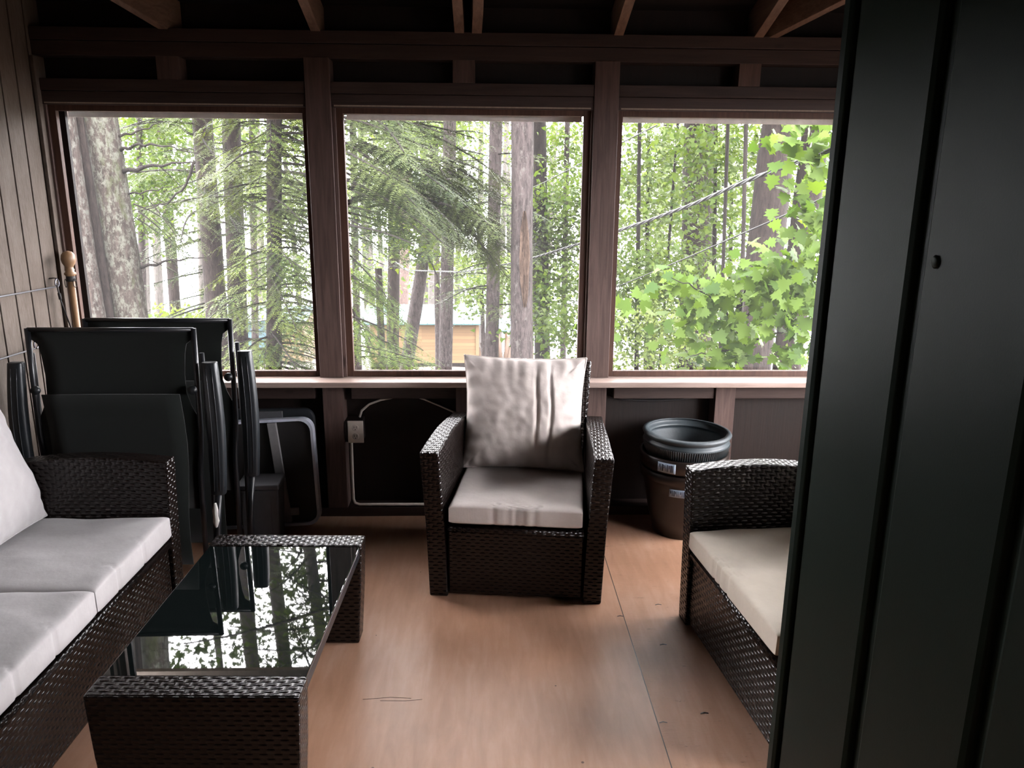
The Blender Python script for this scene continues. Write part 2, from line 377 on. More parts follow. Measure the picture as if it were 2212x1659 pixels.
def poly_np(name, verts, npoly, tones, mat, parent=None):
    """verts (N*npoly, 3): N separate little polygons in one foliage mesh; tones (N,)"""
    n = len(verts)//npoly; me = bpy.data.meshes.new(name)
    me.vertices.add(len(verts)); me.vertices.foreach_set('co', np.asarray(verts, np.float32).ravel())
    me.loops.add(len(verts)); me.loops.foreach_set('vertex_index', np.arange(len(verts), dtype=np.int32))
    me.polygons.add(n); me.polygons.foreach_set('loop_start', np.arange(0, len(verts), npoly, dtype=np.int32))
    try: me.polygons.foreach_set('loop_total', np.full(n, npoly, np.int32))
    except Exception: pass
    me.update(calc_edges=True)
    a = me.attributes.new('tone', 'FLOAT', 'POINT'); a.data.foreach_set('value', np.repeat(np.asarray(tones, np.float32), npoly))
    me.materials.append(mat); o = bpy.data.objects.new(name, me); col.objects.link(o)
    if parent: o.parent = parent
    return o

# ================================================================== ROOM SHELL
YW = 3.55            # inner face of the window wall framing
XL, XR, YB = -1.88, 2.4, -2.2
SL = 0.336           # roof pitch
def zr(y): return 2.17 + SL*(YW - y)
STUDS = [-1.33, -0.712, -0.095, 0.516, 1.128, 1.74, 2.35]
POSTS = [-0.712, 0.516, 1.74]
WIN = [(-1.823, -0.787), (-0.613, 0.423), (0.593, 1.63), (1.83, 2.33)]
ZB, ZT = 0.716, 1.848

fl = MB().box((XL-0.1, YB-0.1, -0.05), (XR+0.1, YW+0.1, 0.0)).build('floor', M['floor'])
tag(fl, 'tan painted plywood floor with a dark seam between two sheets', 'floor', kind='structure')

for pts in (((-0.385, 2.150), (-0.30, 2.158), (-0.235, 2.152)), ((-0.33, 2.142), (-0.25, 2.140), (-0.20, 2.146))):
    MB().tube([(x, y, 0.0002) for x, y in pts], 0.0007, 4).build('crack', M['groove'], fl)
for px_, py_ in ((0.66, 2.70), (0.62, 2.43), (0.665, 2.06), (0.50, 2.62), (0.53, 2.02)):
    MB().tube([(px_-0.012, py_, 0.0005), (px_, py_+0.004, 0.0012), (px_+0.012, py_, 0.0005)], 0.0013, 5).build('staple', M['steel'], fl)
# --- front wall: sheathing with the framing as parts
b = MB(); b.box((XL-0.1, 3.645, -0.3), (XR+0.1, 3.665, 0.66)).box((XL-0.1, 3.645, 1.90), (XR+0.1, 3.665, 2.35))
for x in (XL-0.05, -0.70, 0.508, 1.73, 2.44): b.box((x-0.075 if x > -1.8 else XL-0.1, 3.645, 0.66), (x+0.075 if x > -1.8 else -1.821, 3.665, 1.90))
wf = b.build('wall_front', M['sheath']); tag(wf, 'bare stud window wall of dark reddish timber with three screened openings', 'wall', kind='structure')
for x in POSTS: MB().box((x-0.053, YW, 0.69), (x+0.053, 3.645, 2.07)).build('post', M['wood_v'], wf, bevel=0.002)
for x in STUDS:
    MB().box((x-0.047, YW, 0.045), (x+0.047, 3.645, 0.66)).build('stud', M['wood_v'], wf, bevel=0.002)
    if min(abs(x-p) for p in POSTS) > 0.1:
        MB().box((x-0.047, YW+0.005, 1.975), (x+0.047, 3.645, 2.07)).build('cripple_stud', M['wood_v'], wf, bevel=0.002)
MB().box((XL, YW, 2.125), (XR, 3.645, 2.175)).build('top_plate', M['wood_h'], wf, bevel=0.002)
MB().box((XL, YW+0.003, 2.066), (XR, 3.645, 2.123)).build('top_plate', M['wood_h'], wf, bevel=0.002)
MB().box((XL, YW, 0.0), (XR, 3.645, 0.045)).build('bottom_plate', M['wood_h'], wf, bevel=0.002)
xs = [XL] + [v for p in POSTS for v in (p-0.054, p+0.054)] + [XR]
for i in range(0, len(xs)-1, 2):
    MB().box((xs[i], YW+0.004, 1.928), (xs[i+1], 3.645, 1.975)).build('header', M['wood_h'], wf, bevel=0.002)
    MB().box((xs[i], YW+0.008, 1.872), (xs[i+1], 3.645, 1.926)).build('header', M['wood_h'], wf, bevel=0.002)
    MB().box((xs[i]+0.03, YW+0.012, 0.585), (xs[i+1]-0.03, 3.60, 0.64)).build('apron', M['wood_h'], wf, bevel=0.002)
MB().box((XL, 3.455, 0.664), (XR, 3.70, 0.690)).build('sill', M['sill'], wf, bevel=0.004)

# --- windows: stops, casing, screens
for i, (a, c) in enumerate(WIN):
    n = 'window_%d' % (i+1)
    f = MB(); t = 0.03; y0, y1 = 3.574, 3.600
    f.box((a-t, y0, ZB-0.027), (a, y1, ZT+0.028)); f.box((c, y0, ZB-0.027), (c+t, y1, ZT+0.028))
    f.box((a, y0, ZT), (c, y1, ZT+0.028)); f.box((a, y0, ZB-0.026), (c, y1, ZB))
    fo = f.build(n, M['frame_v'], bevel=0.0015)
    tag(fo, ['screened opening at the left over the folded loungers', 'screened opening in the middle behind the armchair',
             'screened opening at the right over the planter', 'screened opening beyond the dark green door'][i], 'window', kind='structure')
    cs = MB(); pl = [p for p in POSTS]
    l0 = max([XL+0.012] + [p+0.053 for p in pl if p+0.053 < a]); r0 = min([XR] + [p-0.053 for p in pl if p-0.053 > c])
    cs.box((l0, 3.562, 0.69), (a-t, 3.60, 1.872)); cs.box((c+t, 3.562, 0.69), (r0, 3.60, 1.872))
    cs.build('casing', M['wood_v'], fo, bevel=0.002)
    st = MB(); st.box((l0 + 0.012, 3.556, ZT+0.028), (r0-0.012, 3.59, ZT+0.034)).build('stop_bead', M['casing'], fo)
    ot = MB(); ot.box((a-0.005, 3.69, ZT-0.016), (c+0.005, 3.70, ZT+0.05)).build('outer_trim', M['whitened_trim'], fo)
    MB().box((a-0.002, 3.674, ZB-0.004), (c+0.002, 3.6745, ZT+0.004)).build('screen', M['screen'], fo)

# --- left wall: grooved panelling
wl = MB(); gap = 0.009; y = YW - 0.02
ys = []
yy = 3.530
while yy > YB: ys.append(yy); yy -= 0.1105
edges = [YW+0.1] + ys + [YB-0.1]
for k in range(len(edges)-1):
    wl.box((XL-0.02, edges[k+1]+gap/2, -0.02), (XL, edges[k]-gap/2, 3.95 if edges[k] < 2 else 3.3))
wlo = wl.build('wall_left', M['panelling'], bevel=0.0015); tag(wlo, 'vertically grooved grey-brown rough sawn panelling', 'wall', kind='structure')
MB().box((XL-0.06, YB-0.1, -0.02), (XL-0.021, YW+0.1, 4.1)).build('groove_backing', M['groove'], wlo)
MB().box((XL, YW-0.02, 0.0), (XL+0.016, YW+0.03, 2.06)).build('corner_board', M['panelling'], wlo, bevel=0.002)

# --- back wall, right wall with screened openings, roof
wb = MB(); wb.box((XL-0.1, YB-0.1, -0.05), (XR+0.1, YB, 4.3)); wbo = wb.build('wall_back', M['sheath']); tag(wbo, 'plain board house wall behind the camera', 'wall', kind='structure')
wr = MB()
RO = [(-1.35, -0.85), (0.9, 2.05), (2.25, 3.3)]
wr.box((XR, YB-0.1, -0.05), (XR+0.1, YW+0.1, ZB)); wr.box((XR, YB-0.1, ZT), (XR+0.1, YW+0.1, 4.2))
e = [YB-0.1] + [v for p in RO for v in p] + [YW+0.1]
for k in range(0, len(e), 2): wr.box((XR, e[k], ZB), (XR+0.1, e[k+1], ZT))
wro = wr.build('wall_right', M['sheath']); tag(wro, 'timber side wall with screened openings, hidden beyond the door', 'wall', kind='structure')

ce = MB(); T = 0.15
ce.loft([[(XL-0.25, 4.1, zr(4.1)+T), (XR+0.25, 4.1, zr(4.1)+T), (XR+0.25, 4.1, zr(4.1)+T+0.03), (XL-0.25, 4.1, zr(4.1)+T+0.03)],
         [(XL-0.25, YB-0.2, zr(YB-0.2)+T), (XR+0.25, YB-0.2, zr(YB-0.2)+T), (XR+0.25, YB-0.2, zr(YB-0.2)+T+0.03), (XL-0.25, YB-0.2, zr(YB-0.2)+T+0.03)]])
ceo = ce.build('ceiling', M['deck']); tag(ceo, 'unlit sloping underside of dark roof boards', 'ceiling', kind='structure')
def rafter(x0, dx=0.0, wd=0.04, bow=0.0, y1=1.4):
    rings = []
    for k in range(13):
        t = k/12; y = 3.9*(1-t) + (YB+0.1)*t if dx == 0 else 3.62*(1-t) + y1*t
        x = x0 + dx*(3.55-y) + bow*math.sin(PI*min(1, (3.9-y)/2.2))
        z = zr(y); h = 0.142
        rings.append([(x-wd/2, y, z), (x+wd/2, y, z), (x+wd/2, y, z+h), (x-wd/2, y, z+h)])
    return MB().loft(rings).build('rafter', M['wood_y'], ceo, bevel=0.002)
for x in (-0.708, -0.112, 0.557, 1.152, 1.78): rafter(x)
rafter(-0.055, 0.0, 0.042, 0.035)
rafter(-1.332, -0.5, y1=2.5); rafter(1.215, 0.68, y1=1.95)
fa = MB().box((XL-0.25, 4.1, 1.95), (XR+0.25, 4.13, 2.22)).build('fascia', M['casing'], ceo)

# --- open dark green door on the right, standing parallel to the side walls
dx0 = 0.655; dy0, dy1 = 0.62, 1.552
dr = MB(); dr.box((dx0+0.005, dy0, 0.015), (dx0+0.045, dy1, 2.04))
door = dr.build('door_1', M['door'], bevel=0.004, seg=3); tag(door, 'dark green panelled door standing open at the right', 'door', kind='structure')
def door_panel(ya, yb, za, zb):
    p = MB(); q = []
    for (ins, dep) in ((0, 0.006), (0.014, -0.007), (0.0, 0.0)):
        pass
    rings = []
    for ins, x in ((0.0, dx0+0.006), (0.003, dx0-0.004), (0.014, dx0-0.009)):
        rings.append([(x, ya+ins, za+ins), (x, yb-ins, za+ins), (x, yb-ins, zb-ins), (x, ya+ins, zb-ins)])
    p.loft(rings); return p
for (ya, yb, za, zb) in ((1.487, 1.536, 0.03, 2.03), (1.186, 1.468, 0.03, 2.03), (0.885, 1.158, 0.03, 2.03), (0.63, 0.866, 0.03, 2.03)):
    door_panel(ya, yb, za, zb).build('door_panel', M['door'], door, bevel=0.003, seg=3)
kn = MB(); kn.lathe([(0.0, 0.0), (0.009, 0.0005), (0.010, 0.002), (0.006, 0.004), (0.0, 0.0045)], 16, cap0=False, cap1=False)
ko = kn.build('screw_cap', M['door'], door, smooth=True); ko.rotation_euler = (0, R(-90), 0); ko.location = (dx0-0.009, 1.118, 1.457)

# ================================================================== FURNITURE
def arm_loft(side, D, w, zt, half):
    """flared armrest slab; local y runs from the front (0) to the back (D)"""
    rings = []
    for k in range(15):
        t = k/14; y = D*t
        fl = 0.030*(1-min(1, t/0.75))**1.5
        z = zt + 0.022*math.sin(PI*min(1, t*1.25)) - (0.018*max(0, (t-0.72)/0.28))
        xo = half + fl; bi = half - w
        r = []
        for (zz, s) in ((0.0, 0.0), (z*0.5, 0.35), (z, 1.0)):
            r.append((side*(half + fl*s - 0.0), y, zz))
        for (zz, s) in ((z, 1.0), (z*0.5, 0.35), (0.0, 0.0)):
            r.append((side*(bi + fl*s), y, zz))
        rings.append(r)
    return MB().loft(rings)
def wicker_seat(name, label, cat, loc, rz, width, D=0.62, zt=0.588, zseat=0.298):
    root = empty(name, loc, rz); tag(root, label, cat); half = width/2; w = 0.072
    for s in (-1, 1):
        arm_loft(s, D, w, zt, half).build('armrest', M['wicker'], root, uv=True, uvswap=True, bevel=0.006, seg=2)
    x = half - w - 0.001
    MB().box((-x, 0.012, 0.012), (x, D-0.015, zseat-0.012)).build('seat_base', M['wicker'], root, uv=True, bevel=0.006)
    # rolled wicker rim at the front of the seat
    MB().tube([(-x, 0.014, zseat-0.016), (x, 0.014, zseat-0.016)], 0.014, 10).build('front_rim', M['wicker'], root, smooth=True, uv=True)
    bk = []
    for t in (0.0, 0.25, 0.5, 0.75, 1.0):
        y = 0.525 + 0.125*t; z = zseat + 0.51*t; hw = x - 0.008 + 0.026*t
        bk.append([(-hw, y, z), (hw, y, z), (hw, y+0.045, z), (-hw, y+0.045, z)])
    MB().loft(bk).build('backrest', M['wicker'], root, uv=True, bevel=0.008)
    return root

def cushion(name, label, mat, loc, rot, wx, wy, h, kind='seat', seed=0, group=None, pleats=(), front=(), folds=1.0):
    root = empty(name, loc); root.rotation_euler = rot; tag(root, label, 'cushion', group)
    N = 110; ts = np.linspace(-1, 1, N); us = np.sign(ts)*(1-(1-np.abs(ts))**(2.6 if kind == 'seat' else 1.8))
    a, e = (20, 0.40) if kind == 'seat' else (2.6, 0.55)
    top = np.zeros((N, N, 3)); bot = np.zeros((N, N, 3))
    for i, u in enumerate(us):
        for j, v in enumerate(us):
            pf = (max(0, 1-abs(u)**a)*max(0, 1-abs(v)**a))**e
            if kind == 'seat': pf = 0.66 + 0.34*pf
            if kind == 'seat': x = wx/2*u; y = wy/2*v
            else: x = wx/2*u*(1-0.075*(1-v*v)); y = wy/2*v*(1-0.05*(1-u*u))
            n1 = noise.noise(Vector((x*5+seed, y*5, seed*1.7))); n2 = noise.noise(Vector((x*14, y*9+seed, 3.1)))
            n3 = noise.noise(Vector((x*34, y*34+seed, 7.7)))
            amp = 0.008 if kind == 'seat' else 0.016
            dz = (amp*n1 + 0.3*amp*n2)*min(1, pf*2)
            if kind == 'pillow':
                edge = max(abs(u), abs(v))**4*folds
                rad = math.sin((y if abs(u) > abs(v) else x)*95 + 4*n1)
                dz += 0.0065*edge*rad*min(1, pf*3) + 0.004*n3*pf
            for px_ in pleats:
                dz -= 0.013*math.exp(-((x-px_-0.012*n1)/0.006)**2)*pf*(1-v**8)
            zt = h/2*pf + dz; zb = -h/2*pf
            if kind == 'seat':
                yy = y
                for fx, sg in front:
                    k = math.exp(-((x-fx-0.05*(1+v)-0.006*math.sin(40*v))/0.0055)**2)*min(1, max(0, -v-0.72)/0.2)
                    zt -= 0.005*sg*k; yy += 0.007*k
                top[i, j] = (x, yy, zt + h/2); bot[i, j] = (x, yy, zb + h/2)
            else: top[i, j] = (x, y, zt); bot[i, j] = (x, y, zb)
    mb = MB(); mb.v = [tuple(p) for p in top.reshape(-1, 3)] + [tuple(p) for p in bot.reshape(-1, 3)]
    for i in range(N-1):
        for j in range(N-1):
            q = i*N+j; mb.f.append((q, q+N, q+N+1, q+1)); q += N*N; mb.f.append((q, q+1, q+N+1, q+N))
    if kind == 'seat':
        lp = [i*N for i in range(N)] + [(N-1)*N+j for j in range(1, N)] + [i*N+N-1 for i in range(N-2, -1, -1)] + list(range(N-2, 0, -1))
        for k in range(len(lp)):
            a_, b_ = lp[k], lp[(k+1) % len(lp)]; mb.f.append((a_, b_, b_+N*N, a_+N*N))
    o = mb.build('cover', mat, root, smooth=True)
    bm = bmesh.new(); bm.from_mesh(o.data); bmesh.ops.remove_doubles(bm, verts=bm.verts, dist=0.0004); bm.to_mesh(o.data); bm.free()
    rim = [tuple(top[i, 0]) for i in range(N)] + [tuple(top[N-1, j]) for j in range(1, N)] + [tuple(top[i, N-1]) for i in range(N-2, -1, -1)] + [tuple(top[0, j]) for j in range(N-2, 0, -1)]
    rim = rim[::4]
    if kind == 'pillow': MB().tube(rim, 0.0035, 6, closed=True).build('piping', mat, root, smooth=True)
    return root

def place(loc, rz, p):  # local -> world
    return Vector(loc) + Matrix.Rotation(rz, 3, 'Z') @ Vector(p)

# central armchair
ca = R(-6.83); cl = (-0.221+0.3325*math.cos(ca), 2.785+0.3325*math.sin(ca), 0)
wicker_seat('wicker_armchair', 'dark brown wicker armchair facing the room under the middle window', 'armchair', cl, ca, 0.665)
cushion('seat_cushion', 'creased off-white seat cushion on the wicker armchair under the middle window', M['cushion'],
        place(cl, ca, (0.0, 0.245, 0.302)), (R(-1.5), 0, ca), 0.505, 0.51, 0.078, 'seat', 3,
        front=((-0.08, 1), (-0.02, 1), (0.01, 1), (0.035, 1), (0.08, 1)))
cushion('back_cushion', 'puffy off-white pillow with pleats standing against the middle armchair back', M['cushion'],
        place(cl, ca, (-0.008, 0.495, 0.610)), (R(90-13), 0, ca), 0.525, 0.485, 0.15, 'pillow', 5, pleats=(0.055, 0.115))
# right armchair, facing left
RWD = 0.83; ra = R(-84); rl = (0.718+RWD/2*math.cos(ra), 2.621+RWD/2*math.sin(ra), 0)
wicker_seat('wicker_armchair', 'dark wicker armchair turned sideways, half hidden behind the dark green door', 'armchair', rl, ra, RWD)
cushion('seat_cushion', 'cream seat cushion on the armchair half hidden by the green door', M['cushion_tan'],
        place(rl, ra, (0.0, 0.245, 0.302)), (R(-1.5), 0, ra), RWD-0.16, 0.51, 0.082, 'seat', 8, front=((-0.1, 1), (-0.06, 1), (0.0, 1)))
cushion('back_cushion', 'tan pillow at the back of the armchair half hidden by the green door', M['cushion_tan'],
        place(rl, ra, (0.0, 0.505, 0.610)), (R(90-13), 0, ra), RWD-0.17, 0.47, 0.14, 'pillow', 9)
# sofa on the left, facing right
sa = R(90-1.6); SWD = 1.205; so_ = (-1.14 - (SWD/2)*math.sin(R(1.6)), 2.735 - SWD/2*math.cos(R(1.6)), 0)
wicker_seat('wicker_sofa', 'dark brown wicker sofa against the panelled wall at the left', 'sofa', so_, sa, SWD, D=0.68)
for lx, sd, lab in ((0.2655, 11, 'pale seat cushion at the far end of the wicker sofa'), (-0.2655, 14, 'pale seat cushion at the near end of the wicker sofa')):
    cushion('seat_cushion', lab, M['cushion_sofa'], place(so_, sa, (lx, 0.262, 0.302)), (R(-1.0), 0, sa), 0.526, 0.535, 0.092, 'seat', sd, front=((-0.12, 0.5), (0.06, 0.4)))
for lx, sd, lab in ((0.265, 17, 'plump pale pillow leaning on the far half of the wicker sofa back'), (-0.265, 19, 'plump pale pillow leaning on the near half of the wicker sofa back')):
    cushion('back_cushion', lab, M['cushion_sofa'], place(so_, sa, (lx, 0.498, 0.632)), (R(90-16), 0, sa), 0.515, 0.485, 0.17, 'pillow', sd, folds=0.35)

# coffee table
ta = R(-1.6); tl = (-0.690, 2.10, 0)
tb = empty('coffee_table', tl, ta); tag(tb, 'low wicker coffee table with a black glass top in front of the sofa', 'coffee table')
for y0, y1 in ((-0.447, -0.362), (0.362, 0.447)):
    rg = []
    for z, hw, dy in ((0.0, 0.236, -0.004), (0.20, 0.250, 0.0), (0.374, 0.258, 0.0)):
        rg.append([(-hw, y0-dy, z), (hw, y0-dy, z), (hw, y1+dy, z), (-hw, y1+dy, z)])
    MB().loft(rg).build('end_panel', M['wicker'], tb, uv=True, bevel=0.006)
MB().box((-0.252, -0.360, 0.362), (0.252, 0.360, 0.370)).build('glass_top', M['glass'], tb, bevel=0.0015)
for s in (-1, 1):
    MB().box((s*0.252, -0.360, 0.330), (s*0.238, 0.360, 0.361)).build('side_rail', M['black_metal'], tb, bevel=0.002)
MB().box((-0.236, -0.01, 0.335), (0.236, 0.01, 0.360)).build('cross_rail', M['black_metal'], tb)

# folded zero-gravity loungers
def lounger(label, loc, rz, H, wd):
    r = empty('folded_lounger', loc, rz); r.rotation_euler = (R(-2.5), 0, rz); tag(r, label, 'folding chair', 'folded loungers in the corner')
    h = wd/2
    # upper sling with slots beside the frame tubes
    zt = H; pts = []
    prof = [(zt, h), (zt-0.035, h), (zt-0.06, h-0.032), (zt-0.10, h-0.040), (zt-0.18, h-0.047), (zt-0.25, h-0.045), (zt-0.30, h-0.030), (zt-0.34, h-0.012)]
    prof = [(z, x) for z, x in prof] + [(0.30, h-0.012)]
    P = np.zeros((len(prof), 9, 3))
    for i, (z, x) in enumerate(prof):
        for j in range(9):
            u = -1+2*j/8; P[i, j] = (x*u, 0.012*(1-u*u)*(0 if i < 1 else 1) , z)
    up = grid_mesh('sling', P, M['sling'], r); m = up.modifiers.new('thick', 'SOLIDIFY'); m.thickness = 0.006
    # folded-over seat sling in front of it
    Q = np.zeros((8, 9, 3))
    for i in range(8):
        z = H-0.245 - (H-0.33)*i/7
        for j in range(9):
            u = -1+2*j/8; Q[i, j] = ((h-0.052)*u + 0.01*math.sin(i*0.9), -0.034 - 0.012*math.cos(i*0.8) - 0.006*u*u, z)
    se = grid_mesh('seat_sling', Q, M['sling'], r); m = se.modifiers.new('thick', 'SOLIDIFY'); m.thickness = 0.005
    f = MB()
    MB().tube([(-h, 0, H-0.005), (h, 0, H-0.005)], 0.009, 8).build('top_tube', M['black_metal'], r, smooth=True)
    for s in (-1, 1):
        MB().tube([(s*h, 0, H), (s*h, 0, H-0.2), (s*(h-0.001), 0.0, H-0.4), (s*(h-0.012), -0.004, 0.45), (s*(h-0.018), 0.0, 0.02)], 0.011, 8).build('frame_tube', M['black_metal'], r, smooth=True)
        # second frame tube, riding behind the armrest
        MB().tube([(s*(h+0.012), 0.035, H-0.10), (s*(h+0.016), 0.045, H-0.5), (s*(h+0.01), 0.045, 0.012)], 0.010, 8).build('leg_tube', M['black_metal'], r, smooth=True)
        rings = []
        for k in range(13):
            t = k/12; z = (H-0.128) - (0.53)*t; bul = 0.010*math.sin(PI*t); ww = 0.029 + 0.006*math.sin(PI*t)
            cx = s*(h+0.053+bul); rr = []
            for q in range(12):
                an = 2*PI*q/12; rr.append((cx + ww*math.copysign(abs(math.cos(an))**0.6, math.cos(an)), -0.005 + 0.022*math.copysign(abs(math.sin(an))**0.6, math.sin(an)) - 0.010*math.sin(PI*t), z))
            rings.append(rr)
        ar = MB().loft(rings).build('armrest', M['black_plastic'], r, smooth=True, bevel=0.004)
        for off in (-0.010, 0.012):
            MB().tube([(s*(h+0.053+off+0.010*math.sin(PI*t)), -0.027-0.010*math.sin(PI*t), (H-0.15)-0.49*t) for t in [i/10 for i in range(11)]], 0.0022, 6).build('ridge', M['black_plastic'], ar, smooth=True)
        pk = MB().lathe([(0.0, 0.0), (0.017, 0.0), (0.017, 0.012), (0.0, 0.014)], 14, cap0=False, cap1=False).build('pivot_knob', M['black_plastic'], r, smooth=True)
        pk.location = (s*(h-0.014), -0.012, H-0.235); pk.rotation_euler = (R(90), 0, 0)
        MB().tube([(s*(h+0.05), 0.0, H-0.65), (s*(h+0.03), 0.01, 0.18), (s*(h+0.028), 0.02, 0.012)], 0.014, 8).build('lower_tube', M['black_metal'], r, smooth=True)
    return r
lo1 = lounger('black folded lounger nearest the sofa, in front of the other folded one', (-1.418, 2.935, 0.0), R(0.5), 1.022, 0.615)
lo2 = lounger('black folded lounger farther back, its top bar higher against the left window', (-1.322, 3.13, 0.0), R(0), 1.026, 0.575)
tg = MB(); tg.loft([[(x*wd_, y*0.006, z) for x, y in ((-1, -1), (1, -1), (1, 1), (-1, 1))] for z, wd_ in ((0, 0.004), (-0.03, 0.010), (-0.055, 0.008), (-0.075, 0.011), (-0.10, 0.003))])
to = tg.build('tied_rag', M['paper'], lo1, smooth=True); to.location = (0.352, -0.035, 0.335)
to['label'] = 'white rag tied round the lower tube'

# folded plastic table leaning on the studs, its underside outwards
ft = empty('folded_table', (-1.06, 3.39, 0.02), 0); ft.rotation_euler = (R(-6), R(-3.0), 0); tag(ft, 'dark folding table leaning on edge against the low wall beside the loungers', 'table')
def rrect(x0, x1, z0, z1, r, n=6):
    pts = []
    for cx, cz, a0 in ((x1-r, z1-r, 0), (x0+r, z1-r, 90), (x0+r, z0+r, 180), (x1-r, z0+r, 270)):
        for k in range(n+1):
            an = R(a0 + 90*k/n); pts.append((cx+r*math.cos(an), cz+r*math.sin(an)))
    return pts
o1 = rrect(-0.28, 0.30, 0.0, 0.50, 0.055); o2 = rrect(-0.268, 0.288, 0.012, 0.488, 0.05)
MB().loft([[(x, 0.0, z) for x, z in o2], [(x, 0.028, z) for x, z in o2]]).build('underside', M['case_plastic'], ft, bevel=0.003)
rim = MB(); n = len(o1)
rim.loft([[(x, -0.016, z) for x, z in o1], [(x, 0.03, z) for x, z in o1], [(x, 0.03, z) for x, z in o2], [(x, -0.016, z) for x, z in o2], [(x, -0.016, z) for x, z in o1]], False)
rim.build('rim', M['rim_plastic'], ft)
MB().loft([[(0.118+dx-0.0, y, 0.485) for dx, y in ((-0.02, -0.02), (0.02, -0.02), (0.02, -0.002), (-0.02, -0.002))],
           [(0.150+dx, y, 0.02) for dx, y in ((-0.02, -0.02), (0.02, -0.02), (0.02, -0.002), (-0.02, -0.002))]]).build('leg_brace', M['brace'], ft, bevel=0.002)
MB().box((0.165, -0.016, 0.05), (0.205, -0.004, 0.085)).build('brace_foot', M['brace'], ft, bevel=0.003)
cp = MB().lathe([(0.0, 0.0), (0.020, 0.0), (0.022, 0.004), (0.018, 0.006), (0.0, 0.006)], 20, cap0=False, cap1=False).build('plug_cap', M['grey_plastic'], ft, smooth=True)
cp.rotation_euler = (R(90), 0, 0); cp.location = (0.065, -0.001, 0.12)
# a second one behind, only its upper corner in sight
f2 = empty('folded_table', (-1.08, 3.462, 0.02), 0); f2.rotation_euler = (R(-3), R(-1), 0); tag(f2, 'second dark folded panel, its top edge showing behind the leaning table', 'table')
o3 = rrect(-0.28, 0.30, 0.0, 0.535, 0.05)
MB().loft([[(x, 0.0, z) for x, z in o3], [(x, 0.03, z) for x, z in o3]]).build('panel', M['black_plastic'], f2, bevel=0.006)
MB().box((-0.02, -0.012, 0.488), (0.16, -0.001, 0.528)).build('handle_recess', M['grey_plastic'], f2, bevel=0.004)
# grey lidded bin on the floor in front
bn = empty('storage_bin', (-0.99, 3.285, 0.0), R(3)); tag(bn, 'small dull grey plastic bin on the floor behind the loungers', 'bin')
MB().loft([[(x*0.075, y*0.06, 0.0) for x, y in ((-1, -1), (1, -1), (1, 1), (-1, 1))], [(x*0.085, y*0.07, 0.27) for x, y in ((-1, -1), (1, -1), (1, 1), (-1, 1))]]).build('body', M['grey_plastic'], bn, bevel=0.008, seg=3)
MB().box((-0.09, -0.075, 0.27), (0.09, 0.075, 0.295)).build('lid', M['grey_plastic'], bn, bevel=0.006, seg=3)
MB().box((-0.05, -0.069, 0.06), (0.05, -0.066, 0.24)).build('panel', M['grey_plastic'], bn, bevel=0.002)

# stacked planters beside the window wall
def pot(label, loc, prof_out, thick, mat, rib=None, tilt=0.0, cat='planter'):
    r = empty('planter', loc); r.rotation_euler = (R(-1.0)*0, R(tilt), 0); tag(r, label, cat, 'stacked planters')
    inner = [(max(0.001, a-thick), z+(0.008 if i == 0 else 0)) for i, (a, z) in enumerate(prof_out)][::-1]
    MB().lathe(prof_out + inner, 56).build('body', mat, r, smooth=True)
    return r
pb = (0.905, 3.385, 0.0)
p1 = pot('lowest brown planter standing on the floor, holding the others of its stack', (pb[0], pb[1], 0.002),
         [(0.125, 0.0), (0.150, 0.10), (0.172, 0.22), (0.184, 0.275), (0.196, 0.280), (0.198, 0.318), (0.193, 0.322)], 0.008, M['pot_brown'])
p2 = pot('brown planter with a shiny rim and pale sticker, between the lowest and the charcoal one', (pb[0], pb[1], 0.055),
         [(0.105, 0.0), (0.130, 0.10), (0.165, 0.22), (0.176, 0.275), (0.198, 0.280), (0.201, 0.335), (0.195, 0.340)], 0.008, M['pot_brown'])
p3 = pot('charcoal planter with a rolled rim and ribbed band on top of the stack', (pb[0], pb[1], 0.140),
         [(0.085, 0.0), (0.122, 0.08), (0.152, 0.16), (0.171, 0.222), (0.182, 0.258), (0.192, 0.298), (0.193, 0.304), (0.189, 0.310), (0.180, 0.315), (0.179, 0.319), (0.188, 0.325), (0.196, 0.332), (0.199, 0.339), (0.196, 0.345), (0.188, 0.347)], 0.014, M['pot'], tilt=1.0)
rb = MB()
for k in range(120):
    an = 2*PI*k/120; c_, s_ = math.cos(an), math.sin(an); tx, ty = -s_, c_
    a0, a1 = (0.1815, 0.256), (0.1930, 0.298)
    ring = []
    for (rad, z), hw in ((a0, 0.0012), (a1, 0.0036)):
        ring.append([(rad*c_-tx*hw, rad*s_-ty*hw, z), ((rad+0.004)*c_, (rad+0.004)*s_, z), (rad*c_+tx*hw, rad*s_+ty*hw, z), ((rad-0.004)*c_, (rad-0.004)*s_, z)])
    rb.loft(ring)
rb.build('ribbed_band', M['pot'], p3)
